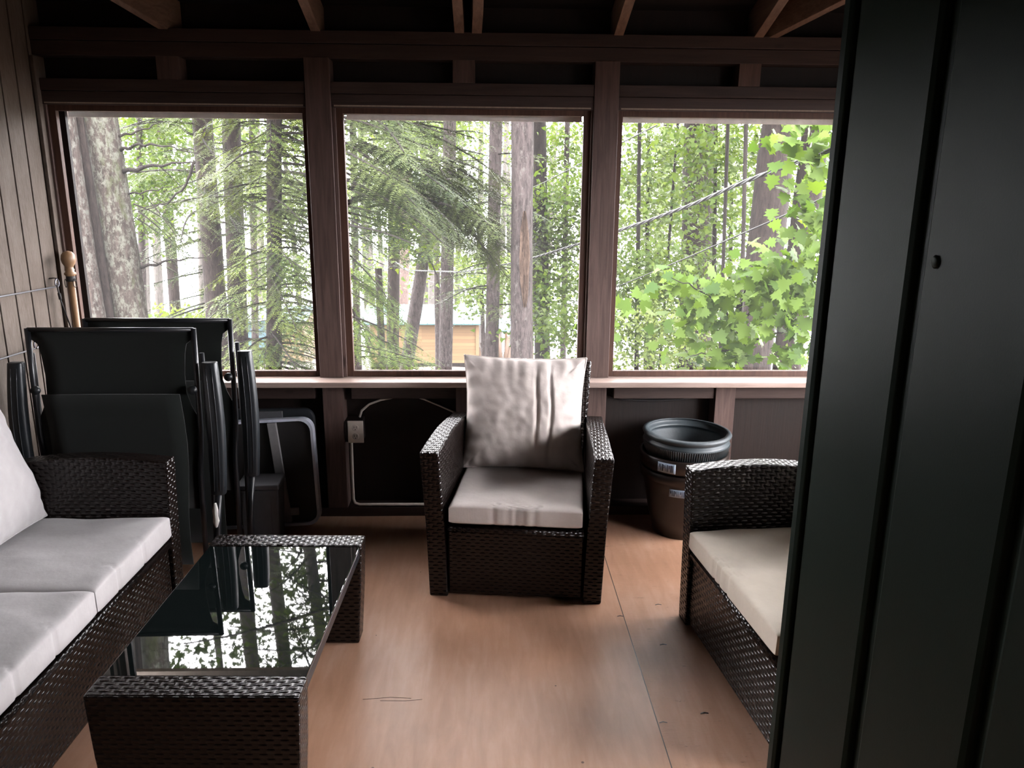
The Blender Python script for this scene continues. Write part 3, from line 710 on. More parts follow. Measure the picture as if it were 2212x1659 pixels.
def sticker(parent, rad, z, a0, a1, h, name='sticker'):
    P = np.zeros((9, 2, 3))
    for i in range(9):
        an = a0 + (a1-a0)*i/8
        for j in range(2): P[i, j] = (rad*math.cos(an), rad*math.sin(an), z + h*j)
    s = grid_mesh(name, P, M['sticker'], parent); m = s.modifiers.new('t', 'SOLIDIFY'); m.thickness = 0.0006
    pr = MB(); rnd = random.Random(z*100)
    for k in range(9):
        an = a0 + (a1-a0)*(0.08+0.84*k/9); wv = (a1-a0)*rnd.uniform(0.02, 0.07); zz = z + h*(0.15 if k % 3 else 0.45); hh = h*(0.7 if k % 3 else 0.35)
        q = rad+0.0012
        pr.add([(q*math.cos(an), q*math.sin(an), zz), (q*math.cos(an+wv), q*math.sin(an+wv), zz), (q*math.cos(an+wv), q*math.sin(an+wv), zz+hh), (q*math.cos(an), q*math.sin(an), zz+hh)], [(0, 1, 2, 3)])
    pr.build('print', M['sticker_dark'], s)
sticker(p2, 0.2012, 0.285, R(222), R(246), 0.045)
sticker(p1, 0.1988, 0.279, R(262), R(284), 0.036)
sticker(p1, 0.1845, 0.225, R(238), R(262), 0.036)
sc_ = MB().add([(0, 0, 0), (0.03, 0.005, 0.0), (0.02, 0.012, 0.03), (-0.004, 0.01, 0.02)], [(0, 1, 2, 3)]).build('paper_scrap', M['paper'])
sc_.location = (pb[0]+0.02, pb[1]+0.02, 0.30); m = sc_.modifiers.new('t', 'SOLIDIFY'); m.thickness = 0.001
tag(sc_, 'small pale paper scrap lying inside the charcoal planter', 'paper')

# wooden flagpole in the left corner
fp = empty('flagpole', (-1.795, 3.47, 0.0)); fp.rotation_euler = (R(-1.5), R(-0.8), 0); tag(fp, 'wooden pole with a round ball top leaning in the left corner', 'pole')
MB().lathe([(0.014, 0.0), (0.0145, 0.6), (0.0145, 1.155)], 16).build('shaft', M['pole'], fp, smooth=True)
MB().lathe([(0.0148, 1.155), (0.018, 1.158), (0.024, 1.166), (0.024, 1.172), (0.017, 1.178), (0.020, 1.186), (0.016, 1.192), (0.017, 1.200), (0.026, 1.214), (0.030, 1.232), (0.027, 1.250), (0.018, 1.262), (0.004, 1.267)], 24).build('finial', M['pole'], fp, smooth=True)
MB().lathe([(0.0155, 1.135), (0.0185, 1.138), (0.0185, 1.158), (0.0155, 1.161)], 18).build('collar', M['cord'], fp, smooth=True)
for s in (-1, 1):
    MB().tube([(s*(0.020+0.006*math.sin(2*PI*k/14)), -0.008+0.004*math.sin(2*PI*k/14), 1.128+0.018*math.cos(2*PI*k/14)) for k in range(14)], 0.0016, 6, closed=True).build('clip_ring', M['cord'], fp, smooth=True)

# steel rods with looped ends along the left wall
def rod(label, p, q, cordlen, cordlean):
    r = empty('metal_rod', q); tag(r, label, 'rod', None)
    d = Vector(p)-Vector(q)
    lp = [(0.006+0.012*math.sin(t), 0.012*(1-math.cos(t))*0.35 - 0.004, 0.0165*(1-math.cos(t))) for t in [2*PI*k/16*0.86 for k in range(17)]][::-1]
    MB().tube([tuple(d), tuple(d*0.5 + Vector((0, 0, 0.004)))] + [(0, 0, 0)], 0.0033, 8).build('shaft', M['steel'], r, smooth=True)
    MB().tube([(0.004, 0.014*math.sin(t), 0.016-0.016*math.cos(t)) for t in [2*PI*k/18*0.85 for k in range(19)]], 0.0033, 8).build('loop', M['steel'], r, smooth=True)
    if cordlen:
        c = MB().tube([(0.006, -0.008, 0.016), (0.007, -0.004, -0.02), (0.008, 0.004, -0.06), (0.010, cordlean, -cordlen)], 0.0032, 6).build('cord', M['cord'], r, smooth=True)
        MB().tube([(0.0075, -0.001, -0.028), (0.008, 0.003, -0.055)], 0.0065, 8).build('crimp', M['cord'], c, smooth=True)
    # wall hook carrying it
    MB().tube([(-0.030, 0.006, 0.034), (-0.012, 0.006, 0.036), (0.004, 0.006, 0.034), (0.006, 0.006, 0.027)], 0.003, 6).build('hook', M['cord'], r, smooth=True)
rod('upper steel rod on the panelled wall, a black cord hanging from its looped end', (-1.850, 2.30, 1.145), (-1.850, 3.45, 1.118), 0.24, 0.075)
rod('lower steel rod on the panelled wall, its end behind the nearer lounger', (-1.850, 2.30, 0.915), (-1.850, 3.23, 0.892), 0, 0)

# electrical outlet, its cables, on the low wall
ob = empty('electrical_outlet', (-0.612, 3.545, 0.43)); tag(ob, 'ivory double electrical outlet beside the stud left of the armchair', 'outlet')
MB().box((-0.05, 0.0, -0.05), (0.03, 0.09, 0.05)).build('box', M['sheath'], ob)
MB().box((-0.037, -0.006, -0.054), (0.037, 0.0, 0.054)).build('cover_plate', M['outlet'], ob, bevel=0.003)
for dz in (-0.021, 0.021):
    rc = MB().lathe([(0.0155, 0.0), (0.0155, 0.003), (0.014, 0.004)], 20).build('receptacle', M['outlet'], ob, smooth=False)
    rc.rotation_euler = (R(90), 0, 0); rc.location = (0, -0.005, dz)
    sl = MB(); sl.box((-0.0065, -0.0005, -0.002), (-0.0045, 0.002, 0.008)); sl.box((0.0045, -0.0005, -0.002), (0.0065, 0.002, 0.008)); sl.box((-0.002, -0.0005, -0.010), (0.002, 0.002, -0.006))
    so2 = sl.build('slot', M['slot'], ob); so2.location = (0, -0.0105, dz)
cb = MB().tube([(-0.600, 3.60, 0.484), (-0.590, 3.605, 0.515), (-0.555, 3.61, 0.545), (-0.50, 3.615, 0.565), (-0.43, 3.62, 0.578)], 0.0055, 8).build('cable', M['conduit'], smooth=True)
tag(cb, 'off-white cable curving up from the outlet to the rail under the sill', 'cable')
cb2 = MB().tube([(-0.638, 3.562, 0.374), (-0.640, 3.562, 0.20), (-0.640, 3.562, 0.085), (-0.632, 3.562, 0.064), (-0.61, 3.562, 0.056), (-0.14, 3.562, 0.056)], 0.0075, 8).build('cable', M['conduit'], smooth=True)
tag(cb2, 'off-white cable running down from the outlet and along the bottom plate', 'cable')
cb3 = MB().tube([(-0.145, 3.63, 0.495), (-0.22, 3.63, 0.53), (-0.30, 3.63, 0.565), (-0.36, 3.63, 0.583)], 0.004, 8).build('cable', M['conduit'], smooth=True)
tag(cb3, 'thin cable sagging under the sill rail just left of the armchair', 'cable')
cb4 = MB().tube([(0.58, 3.63, 0.583), (0.66, 3.63, 0.560), (0.78, 3.63, 0.556), (0.92, 3.63, 0.560), (1.07, 3.63, 0.578)], 0.004, 8).build('cable', M['cord'], smooth=True)
tag(cb4, 'thin dark cable under the sill rail above the planters', 'cable')
#OUTDOORS
# ================================================================== OUTDOORS
def gz(y): return -0.05 - 0.18*max(y, 3.7)
# ground sloping down to the lake
gx = np.concatenate([np.linspace(-70, -20, 8), np.linspace(-18, 18, 37), np.linspace(20, 70, 8)]); gy = np.concatenate([np.array([-25., -10, 0, 3.0]), np.linspace(4, 64, 61)])
G = np.zeros((len(gx), len(gy), 3))
for i, x in enumerate(gx):
    for j, y in enumerate(gy):
        G[i, j] = (x, y, gz(y) + (0.22*noise.noise(Vector((x*0.25, y*0.25, 0))) - 0.1 if y > 5 else -0.05))
gr = grid_mesh('ground', G, M['ground']); tag(gr, 'leaf-littered forest floor sloping down to the lake', 'ground', kind='structure')
lk = MB().box((-900, 50, -10.2), (900, 900, -9.75)).build('lake', M['water']); tag(lk, 'white glaring lake water between the trunks', 'lake', kind='structure')
HG = np.zeros((90, 6, 3))
for i in range(90):
    x = -900 + 1800*i/89
    hh = 20 + 12*noise.noise(Vector((x*0.006, 2.0, 0))) + 4*noise.noise(Vector((x*0.03, 5.0, 0)))
    for j in range(6): HG[i, j] = (x, 640 + 40*j, -9.7 + hh*(j/5)**0.6)
hl = grid_mesh('hills', HG, M['hill']); tag(hl, 'hazy wooded far shore of the lake', 'hills', kind='structure')

# ---- foliage building blocks
MAPLE = np.array([(0, 0), (0.10, 0.13), (0.02, 0.40), (0.20, 0.33), (0.26, 0.47), (0.40, 0.31), (0.52, 0.52), (0.60, 0.30), (0.66, 0.17), (0.76, 0.22), (0.84, 0.11), (1.0, 0),
                  (0.84, -0.11), (0.76, -0.22), (0.66, -0.17), (0.60, -0.30), (0.52, -0.52), (0.40, -0.31), (0.26, -0.47), (0.20, -0.33), (0.02, -0.40), (0.10, -0.13)])
TRI = np.array([(0, 0), (0.18, 0.42), (0.48, 0.22), (1.0, 0), (0.48, -0.22), (0.18, -0.42)])
OVAL = np.array([(0, 0), (0.4, 0.30), (1.0, 0), (0.4, -0.30)])
def leaf_polys(rng, C, size, shape, up=0.7, face=(0, 0, 0), bend=0.25):
    N = len(C); k = len(shape)
    n = rng.normal(size=(N, 3))*0.55 + np.array((face[0], face[1], up + face[2])); n /= np.linalg.norm(n, axis=1)[:, None]
    d = rng.normal(size=(N, 3)); d[:, 2] -= 0.35; d -= n*(d*n).sum(1)[:, None]; d /= np.linalg.norm(d, axis=1)[:, None]
    s = np.cross(n, d); sz = size*rng.uniform(0.65, 1.2, N)
    V = C[:, None, :] + sz[:, None, None]*(d[:, None, :]*shape[None, :, 0, None] + s[:, None, :]*shape[None, :, 1, None]
        - n[:, None, :]*(bend*(shape[:, 0]**2*0.6 + shape[:, 1]**2))[None, :, None])
    return V.reshape(-1, 3)
def clumps(rng, c, rad, n, per=14, spread=0.35, flat=0.3, shell=0.0):
    m = max(1, n//per); q = rng.normal(size=(m, 3)); q /= np.linalg.norm(q, axis=1)[:, None]
    q *= (rng.uniform(shell, 1, m)**(1/2.2))[:, None]; ctr = np.array(c) + q*np.array(rad)
    off = rng.normal(size=(m, per, 3))*spread*np.array((1, 1, flat))
    return (ctr[:, None, :] + off).reshape(-1, 3)
def hemlock_spray(rng, p, d, L, droop=0.25, dens=1.0, blade=0.03):
    """needle blades of one drooping hemlock bough; returns (verts, axis points)"""
    p = np.array(p); d = np.array(d)/np.linalg.norm(d); side = np.cross(d, (0, 0, 1.0)); side /= max(1e-6, np.linalg.norm(side))
    ax = []; out = []
    for k in range(13):
        t = k/12; ax.append(p + d*L*t + np.array((0, 0, -droop*L*t*t)) + side*0.05*L*math.sin(3*t + p[0]*7))
    ax = np.array(ax); ns = int(L/0.045*dens)
    for k in range(ns):
        t = 0.12 + 0.88*(k+rng.uniform(0, 1))/ns; i = min(11, int(t*12)); f = t*12-i; o = ax[i]*(1-f)+ax[i+1]*f; tang = ax[i+1]-ax[i]; tang /= np.linalg.norm(tang)
        sg = 1 if k % 2 else -1; l = (0.10 + 0.42*L*(1-t)**0.8*min(1, t*3))*rng.uniform(0.6, 1.15); l = min(l, 0.65)
        sd = tang*0.55 + side*sg*0.8 + np.array((0, 0, rng.uniform(-0.45, 0.12))); sd /= np.linalg.norm(sd)
        nb = max(3, int(l/(blade*0.5))); u = (np.arange(nb)+0.5)/nb
        O = o + sd*l*u[:, None] + np.array((0, 0, -0.22*l))*(u**2)[:, None]
        nn = np.cross(sd, tang*sg) ; nn /= max(1e-6, np.linalg.norm(nn)); cr = np.cross(nn, sd)
        for s2 in (-1, 1):
            bd = sd*0.6 + cr*s2*0.8 + rng.normal(size=(nb, 3))*0.16; bd /= np.linalg.norm(bd, axis=1)[:, None]
            ln = blade*rng.uniform(0.7, 1.3, nb)*(1.15-0.6*u); wv = np.cross(bd, nn)*0.17
            out.append(np.stack([O - wv*ln[:, None], O + wv*ln[:, None], O + bd*ln[:, None]], 1).reshape(-1, 3))
    return np.concatenate(out), ax

class Tree:
    """a tree standing at the foot of its trunk: trunk, boughs and foliage parts"""
    def __init__(s, name, label, p, q, wpx, mat, top=12.0, group=None, taper=0.55, lumps=0.10, seed=0, cat='tree'):
        p, q = Vector(p), Vector(q); d = (p-q); d = d/d.z if abs(d.z) > 1e-6 else Vector((0, 0, 1))   # per metre of height
        base = q + d*(gz(q.y)-0.15-q.z); s.base = base; s.d = d; s.rng = np.random.default_rng(seed+7)
        s.r0 = wpx/2*q.y/1700*0.985; s.top = top; s.root = empty(name, base); tag(s.root, label, cat, group)
        N = 40; K = 18; P = np.zeros((K, N, 3)); s.taper = taper; zref = 1.0 - base.z
        for j in range(N):
            z = (top-base.z)*(j/(N-1))**1.15; r = s.rad(z)
            for k in range(K):
                an = 2*PI*k/K; rr = r*(1 + lumps*noise.noise(Vector((math.cos(an)*1.3, math.sin(an)*1.3, z*0.9+seed*3.3))) + 0.05*noise.noise(Vector((math.cos(an)*4, math.sin(an)*4, z*3+seed))))
                P[k, j] = (d.x*z + rr*math.cos(an), d.y*z + rr*math.sin(an), z)
        grid_mesh('trunk', P, mat, s.root, closed_u=True)
    def rad(s, z):
        h = s.top - s.base.z; zr_ = 1.0 - s.base.z
        return max(0.02, s.r0*(1 + s.taper*(zr_-z)/h + 0.5*math.exp(-z/0.35)))
    def pt(s, zworld): return s.base + s.d*(zworld-s.base.z)
    def bough(s, pts, r, mat):
        pts = [Vector(a)-s.base for a in pts]; fine = []
        for i in range(len(pts)-1):
            for k in range(4):
                t = k/4; a = pts[i].lerp(pts[i+1], t); a.z += 0.012*math.sin(9*(i+t)); fine.append(a)
        fine.append(pts[-1]); n = len(fine)
        MB().tube(fine, [r*(1-0.75*i/(n-1)) for i in range(n)], 7).build('bough', mat, s.root, smooth=True); return s
    def leaves(s, blobs, size, mat, shape=TRI, per=14, spread=0.35, flat=0.35, up=0.7, face=(0, -0.2, 0), shell=0.0, tone=(0, 1)):
        V = []; T = []
        for c, rad, n in blobs:
            C = clumps(s.rng, c, rad, n, per, spread, flat, shell) - np.array(s.base); V.append(leaf_polys(s.rng, C, size, shape, up, face))
            base = np.repeat(s.rng.uniform(tone[0], tone[1], len(C)//per), per); T.append(np.clip(base*0.55 + s.rng.uniform(tone[0], tone[1], len(C))*0.45, 0, 1))
        poly_np('foliage', np.concatenate(V), len(shape), np.concatenate(T), mat, s.root); return s
    def sprays(s, specs, mat, bark, dens=1.0, blade=0.03, rb=0.012, tone=(0, 1)):
        V = []; T = []; mb = MB()
        for p, d, L, dr in specs:
            v, ax = hemlock_spray(s.rng, np.array(p)-np.array(s.base), d, L, dr, dens, blade); V.append(v)
            T.append(np.clip(s.rng.uniform(tone[0], tone[1]) + s.rng.normal(size=len(v)//3)*0.25, 0, 1))
            mb.tube([tuple(a) for a in ax[:11]], [rb*L*(1-0.07*i) for i in range(11)], 5)
        poly_np('foliage', np.concatenate(V), 3, np.concatenate(T), mat, s.root)
        mb.build('boughs', bark, s.root, smooth=True); return s
    def whorls(s, z0, z1, n, L0, L1, mat, bark, az=(0, 360), droop=(0.1, 0.35), **k):
        sp = []
        for i in range(n):
            z = z0 + (z1-z0)*(i+s.rng.uniform(0, 1))/n; a = R(s.rng.uniform(*az)); L = s.rng.uniform(L0, L1)
            p = s.pt(z); sp.append((tuple(p), (math.cos(a), math.sin(a), s.rng.uniform(-0.15, 0.2)), L, s.rng.uniform(*droop)))
        return s.sprays(sp, mat, bark, **k)
    def crown(s, n=2200, size=0.15, mat=None, R0=3.0, z0=5.5, z1=None):
        n = int(n*1.5); z1 = z1 or s.top; b = []; k = 6
        for i in range(k):
            z = z0 + (z1-z0)*(i+0.5)/k; a = s.rng.uniform(0, 2*PI); o = s.rng.uniform(0.1, 0.55)*R0; p = s.pt(z)
            b.append(((p.x+o*math.cos(a), p.y+o*math.sin(a), z), (R0*0.75, R0*0.75, (z1-z0)/k*0.9), n//k))
        return s.leaves(b, size, mat or M['canopy'], per=22, spread=0.33, flat=0.4)

def B(px, py, Y, rx, rz, n, ry=None):   # a leafy region around a direction and distance, radii in photo pixels
    return (tuple(at(px, py, Y)), (rx*Y/1700, (ry or rx)*Y/1700, rz*Y/1700), n)

# ---- left window
t = Tree('maple_tree', 'leaning pale lichen-spotted trunk at the far left edge of the left window', at(128, 240, 7.0), at(197, 690, 7.0), 60, M['bark_lichen'], 13, seed=1); t.crown(2000)
t = Tree('maple_tree', 'narrow dark trunk squeezed between the two lichen-spotted trunks in the left window', at(168, 240, 7.15), at(238, 690, 7.15), 19, M['bark_brown'], 10, seed=2, taper=0.3)
t = Tree('maple_tree', 'broad moss and lichen spotted trunk, widest in the left window', at(214, 240, 7.3), at(282, 690, 7.3), 70, M['bark_moss'], 14, seed=3)
t.crown(2600)
t.bough([at(262, 372, 7.3), at(330, 358, 7.1), at(415, 350, 6.9)], 0.022, M['bark_dark'])
t.bough([at(258, 325, 7.3), at(300, 312, 7.2), at(350, 314, 7.1), at(425, 331, 7.0)], 0.016, M['bark_dark'])
t.bough([at(420, 348, 6.9), at(402, 400, 6.95), at(360, 440, 7.0), at(300, 455, 7.1)], 0.014, M['bark_dark'])
t.bough([at(305, 578, 7.3), at(370, 562, 7.2), at(445, 556, 7.1)], 0.016, M['bark_dark'])
t.bough([at(275, 420, 7.3), at(330, 412, 7.4), at(372, 402, 7.5)], 0.010, M['bark_dark'])
t.bough([at(258, 295, 7.3), at(310, 280, 7.4), at(352, 262, 7.5)], 0.012, M['bark_dark'])
t.sprays([(at(290, 440, 7.1), (0.7, 0.1, -0.25), 0.6, 0.4), (at(295, 470, 7.2), (0.7, 0, -0.4), 0.5, 0.3), (at(330, 470, 7.0), (0.6, 0.1, -0.6), 0.35, 0.3), (at(340, 430, 7.0), (0.7, -0.1, -0.3), 0.35, 0.3), (at(360, 310, 7.0), (0.7, -0.1, -0.1), 0.35, 0.3), (at(380, 345, 7.0), (0.3, -0.1, -0.3), 0.3, 0.3), (at(300, 455, 7.1), (0.6, 0.1, -0.5), 0.55, 0.3), (at(330, 440, 7.0), (0.5, -0.2, -0.6), 0.5, 0.3), (at(360, 470, 7.1), (0.4, 0, -0.7), 0.4, 0.2), (at(345, 360, 7.1), (0.4, 0.3, -0.4), 0.4, 0.3),
          (at(320, 560, 7.2), (0.7, 0.2, -0.3), 0.4, 0.3), (at(370, 562, 7.2), (0.4, 0.1, -0.5), 0.32, 0.3), (at(300, 470, 7.2), (0.3, 0.2, -0.8), 0.3, 0.2)], M['needle'], M['bark_dark'])
t = Tree('pine_tree', 'straight brown pine trunk crossed by bare boughs in the middle of the left window', at(437, 250, 12.5), at(469, 690, 12.5), 42, M['bark_brown'], 17, seed=4); t.crown(2200)
t.bough([at(430, 300, 12.5), at(380, 270, 12.3), at(330, 258, 12.2)], 0.02, M['bark_dark']).bough([at(452, 470, 12.5), at(500, 486, 12.3), at(545, 498, 12.1)], 0.02, M['bark_dark'])
t.whorls(0.8, 4.0, 18, 1.0, 2.2, M['needle'], M['bark_dark'], az=(100, 330), blade=0.045)
t = Tree('hemlock_tree', 'brown hemlock trunk half veiled by needles, right of the straight pine', at(499, 250, 13.5), at(516, 740, 13.5), 39, M['bark_brown'], 17, seed=5); t.crown(2000)
t.whorls(-1.4, 4.2, 50, 0.8, 2.0, M['needle'], M['bark_dark'], blade=0.045)
t = Tree('hemlock_tree', 'feathery hemlock whose drooping green boughs fill the right of the left window', at(592, 250, 9.6), at(592, 800, 9.6), 32, M['bark_brown'], 12, seed=6)
t.whorls(-1.0, 2.6, 110, 0.55, 1.2, M['needle_light'], M['bark_dark'], droop=(0.25, 0.55), tone=(0.05, 0.85), dens=1.1, blade=0.036)
t.whorls(-0.8, 2.6, 60, 0.9, 1.5, M['needle'], M['bark_dark'], az=(-70, 100), droop=(0.25, 0.5), dens=0.9, blade=0.036)
t.whorls(1.2, 6.5, 60, 0.9, 1.9, M['needle'], M['bark_dark'], droop=(0.15, 0.4), blade=0.038)
for i, (px0, px1, wp, Y, lab) in enumerate(((326, 345, 17, 26, 'pale slim trunk before the lake, left of the straight pine'), (425, 437, 11, 24, 'thin leaning trunk hugging the straight pine'),
                                            (305, 318, 14, 25, 'slim trunk just right of the broad mossy trunk'))):
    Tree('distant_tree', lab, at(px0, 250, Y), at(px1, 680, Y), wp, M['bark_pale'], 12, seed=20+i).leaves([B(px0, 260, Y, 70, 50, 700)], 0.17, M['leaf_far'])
t = Tree('maple_tree', 'bright green maple behind the boughs at the upper left window', at(300, 250, 15), at(310, 690, 15), 14, M['bark_grey'], 9, seed=8)
t.leaves([B(310, 290, 15, 60, 50, 800), B(330, 400, 14.5, 75, 55, 1200), B(395, 330, 16, 60, 50, 700), B(290, 470, 14, 45, 60, 500), B(400, 250, 15, 60, 40, 500), B(345, 470, 15, 60, 30, 360), B(300, 380, 18, 60, 90, 900), B(400, 380, 19, 60, 80, 700)], 0.095, M['leaf_mid'])
t = Tree('maple_sapling', 'lime leaved sapling low beside the mossy trunk above the lounger', at(352, 640, 17), at(350, 700, 17), 6, M['bark_grey'], -1.9, seed=9)
t.leaves([B(370, 688, 17, 50, 9, 380), B(440, 684, 18, 45, 9, 200)], 0.12, M['leaf_lime'])
t = Tree('maple_tree', 'light green maple crown between the pine and hemlock trunks', at(545, 300, 20), at(552, 760, 20), 14, M['bark_grey'], 9, seed=10)
t.leaves([B(545, 300, 20, 40, 60, 600), B(470, 290, 21, 40, 60, 450), B(640, 300, 20, 50, 70, 600), B(630, 700, 21, 40, 60, 300), B(545, 640, 20, 30, 60, 250), B(600, 420, 20, 90, 90, 1100), B(620, 560, 21, 60, 80, 700), B(480, 400, 22, 50, 80, 400)], 0.12, M['leaf_far'])

# ---- middle window
t = Tree('hemlock_tree', 'dark hemlock spreading big grey-green boughs across the upper middle window', at(706, 250, 8.2), at(704, 800, 8.2), 40, M['bark_dark'], 13, seed=11)
sp = []
rg_ = np.random.default_rng(5)
for (x0, y0, x1, y1, Y0, Y1, n, dr) in ((740, 225, 880, 330, 8.0, 7.4, 4, 0.12), (740, 290, 930, 430, 8.0, 7.2, 6, 0.15), (740, 240, 960, 330, 8.2, 8.4, 4, 0.2), (750, 360, 960, 520, 8.0, 7.6, 8, 0.2),
                                        (745, 400, 1000, 440, 8.4, 9.0, 10, 0.22), (745, 330, 1020, 400, 8.6, 9.4, 8, 0.2), (745, 450, 900, 545, 8.0, 7.7, 5, 0.2), (800, 250, 1000, 300, 9.0, 9.6, 4, 0.25), (745, 200, 1060, 260, 8.6, 9.6, 5, 0.3), (900, 330, 1080, 420, 9.0, 9.8, 8, 0.25), (900, 420, 1070, 520, 8.8, 9.6, 9, 0.25), (960, 480, 1075, 600, 9.2, 9.8, 5, 0.25), (940, 380, 1010, 470, 8.6, 8.6, 5, 0.2)):
    for k in range(n):
        j = rg_.normal(size=6)*np.array((26, 28, 34, 32, 0.3, 0.35)); a = at(x0+j[0], y0+j[1], Y0+j[4]); c = at(x1+j[2], y1+j[3], Y1+j[5]); v = c-a
        sp.append((tuple(a), tuple(v + Vector((0, 0, dr*v.length))), v.length*rg_.uniform(0.85, 1.15), dr))
t.sprays(sp, M['needle'], M['bark_dark'], tone=(0.0, 0.75), dens=1.5, blade=0.036)
t.whorls(3.4, 8.0, 30, 1.2, 2.6, M['needle'], M['bark_dark'])
sp = []
for (x0, y0, x1, y1, Y0, n) in ((735, 500, 860, 560, 7.9, 3), (735, 560, 850, 660, 7.9, 4), (735, 620, 870, 720, 7.9, 4), (735, 700, 890, 790, 7.9, 4), (740, 660, 820, 770, 7.6, 3), (735, 745, 910, 800, 7.8, 3)):
    for k in range(n):
        j = rg_.normal(size=5)*np.array((14, 16, 22, 18, 0.2)); a = at(x0+j[0], y0+j[1], Y0+j[4]); c = at(x1+j[2], y1+j[3], Y0+j[4]-0.2); v = c-a
        sp.append((tuple(a), tuple(v + Vector((0, 0, 0.15*v.length))), v.length, 0.15))
t.sprays(sp, M['needle_light'], M['bark_dark'], dens=1.2, tone=(0.0, 0.55), blade=0.034)
t.bough([at(735, 505, 7.9), at(785, 555, 7.8), at(830, 572, 7.7)], 0.012, M['bark_dark']).bough([at(745, 262, 8.0), at(820, 292, 7.8), at(868, 315, 7.6), at(910, 345, 7.5)], 0.018, M['bark_dark'])
t.bough([at(885, 540, 8.0), at(925, 555, 8.0), at(942, 590, 8.0), at(950, 620, 8.0)], 0.012, M['bark_dark'])

t = Tree('dead_tree', 'slim broken snag standing at the left of the middle window', at(815, 516, 15), at(826, 795, 15), 15, M['bark_brown'], -0.0, seed=12, taper=0.1)
t.top = at(815, 516, 15).z
t = Tree('pine_tree', 'dark trunk just left of the wooden shed wall', at(853, 440, 18), at(848, 790, 18), 25, M['bark_brown'], 16, seed=13); t.crown(1500)
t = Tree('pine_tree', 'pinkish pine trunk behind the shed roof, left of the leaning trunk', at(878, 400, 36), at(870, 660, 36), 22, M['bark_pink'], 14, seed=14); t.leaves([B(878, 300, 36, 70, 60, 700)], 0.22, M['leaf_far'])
t = Tree('maple_tree', 'leaning grey trunk crossing the left part of the shed wall', at(917, 540, 16), at(880, 780, 16), 25, M['bark_grey'], 1.5, seed=15, taper=0.35)
t.leaves([B(925, 520, 16, 40, 40, 420), B(900, 480, 16.4, 30, 30, 200), B(935, 560, 16, 25, 25, 140)], 0.12, M['leaf_lime'])
t = Tree('pine_tree', 'upright trunk standing before the middle of the shed wall', at(972, 260, 15), at(962, 800, 15), 28, M['bark_grey'], 17, seed=16); t.crown(1800)
t.whorls(0.2, 4.0, 34, 0.7, 1.6, M['needle'], M['bark_dark'], blade=0.05)
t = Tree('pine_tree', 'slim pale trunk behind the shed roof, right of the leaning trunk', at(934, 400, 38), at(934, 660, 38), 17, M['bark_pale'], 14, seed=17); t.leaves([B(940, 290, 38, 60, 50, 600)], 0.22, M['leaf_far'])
t = Tree('maple_tree', 'smooth grey trunk left of the wounded one, right of the shed', at(1071, 255, 11.5), at(1062, 770, 11.5), 29, M['bark_grey'], 15, seed=18); t.crown(2000)
t.whorls(-0.4, 2.0, 28, 0.5, 1.1, M['needle'], M['bark_dark'], blade=0.04)
t = Tree('maple_tree', 'wounded grey trunk with a long bare split, behind the armchair', at(1128, 255, 8.6), at(1126, 775, 8.6), 48, M['bark_grey'], 15, seed=19, taper=0.15); t.crown(2400)
wd = np.zeros((7, 16, 3))
for j in range(16):
    p = at(1132, 455+330*j/15*0.62, 8.6); c = Vector((p.x, 8.6, p.z)); hw = 0.056*math.sin(PI*(j+0.6)/16.2)**0.7
    for i in range(7):
        u = -1+2*i/6; wd[i, j] = tuple(c + Vector((u*hw + 0.012*noise.noise(Vector((u, p.z*4, 1))), -0.128 - 0.010*(1-u*u)*math.cos(u*9), 0)) - t.base)
grid_mesh('split', wd, M['heartwood'], t.root)
t = Tree('hemlock_tree', 'dark trunk half hidden just right of the wounded trunk', at(1163, 260, 13.5), at(1172, 770, 13.5), 33, M['bark_dark'], 16, seed=20); t.crown(1500)
t.leaves([B(1190, 480, 13, 40, 60, 500)], 0.07, M['needle'], shape=OVAL)
t.whorls(-0.5, 1.4, 40, 0.6, 1.5, M['needle'], M['bark_dark'], blade=0.045)
t = Tree('maple_tree', 'bright maple filling the right edge of the middle window', at(1225, 300, 14), at(1216, 780, 14), 12, M['bark_grey'], 9, seed=21)
t.leaves([B(1215, 320, 14, 55, 60, 900), B(1225, 430, 13, 60, 55, 1000), B(1205, 520, 14, 55, 50, 800), B(1215, 620, 13, 50, 60, 900), B(1230, 710, 12, 45, 55, 800), B(1185, 690, 11, 30, 50, 300), B(1180, 400, 15, 40, 70, 500), B(1230, 350, 18, 60, 100, 900), B(1225, 560, 18, 50, 110, 900)], 0.09, M['leaf_mid'])
t = Tree('maple_sapling', 'small leafy sapling at the shed corner behind the grey trunk', at(1040, 600, 20), at(1045, 770, 20), 6, M['bark_grey'], -1.0, seed=22)
t.leaves([B(1030, 630, 20, 45, 45, 650), B(1085, 620, 20, 40, 60, 500), B(1000, 580, 21, 35, 30, 300), B(1045, 560, 22, 50, 40, 400)], 0.13, M['leaf_far'])
t = Tree('maple_tree', 'yellow-green maple crown high behind the dark hemlock boughs', at(940, 300, 22), at(945, 640, 22), 12, M['bark_grey'], 10, seed=23)
t.leaves([B(950, 285, 22, 70, 40, 900), B(870, 290, 23, 60, 50, 600), B(900, 400, 24, 80, 60, 700), B(800, 600, 22, 60, 60, 500), B(990, 480, 24, 60, 60, 600), B(800, 450, 24, 60, 70, 500), B(1000, 360, 23, 40, 40, 300)], 0.15, M['leaf_far'])

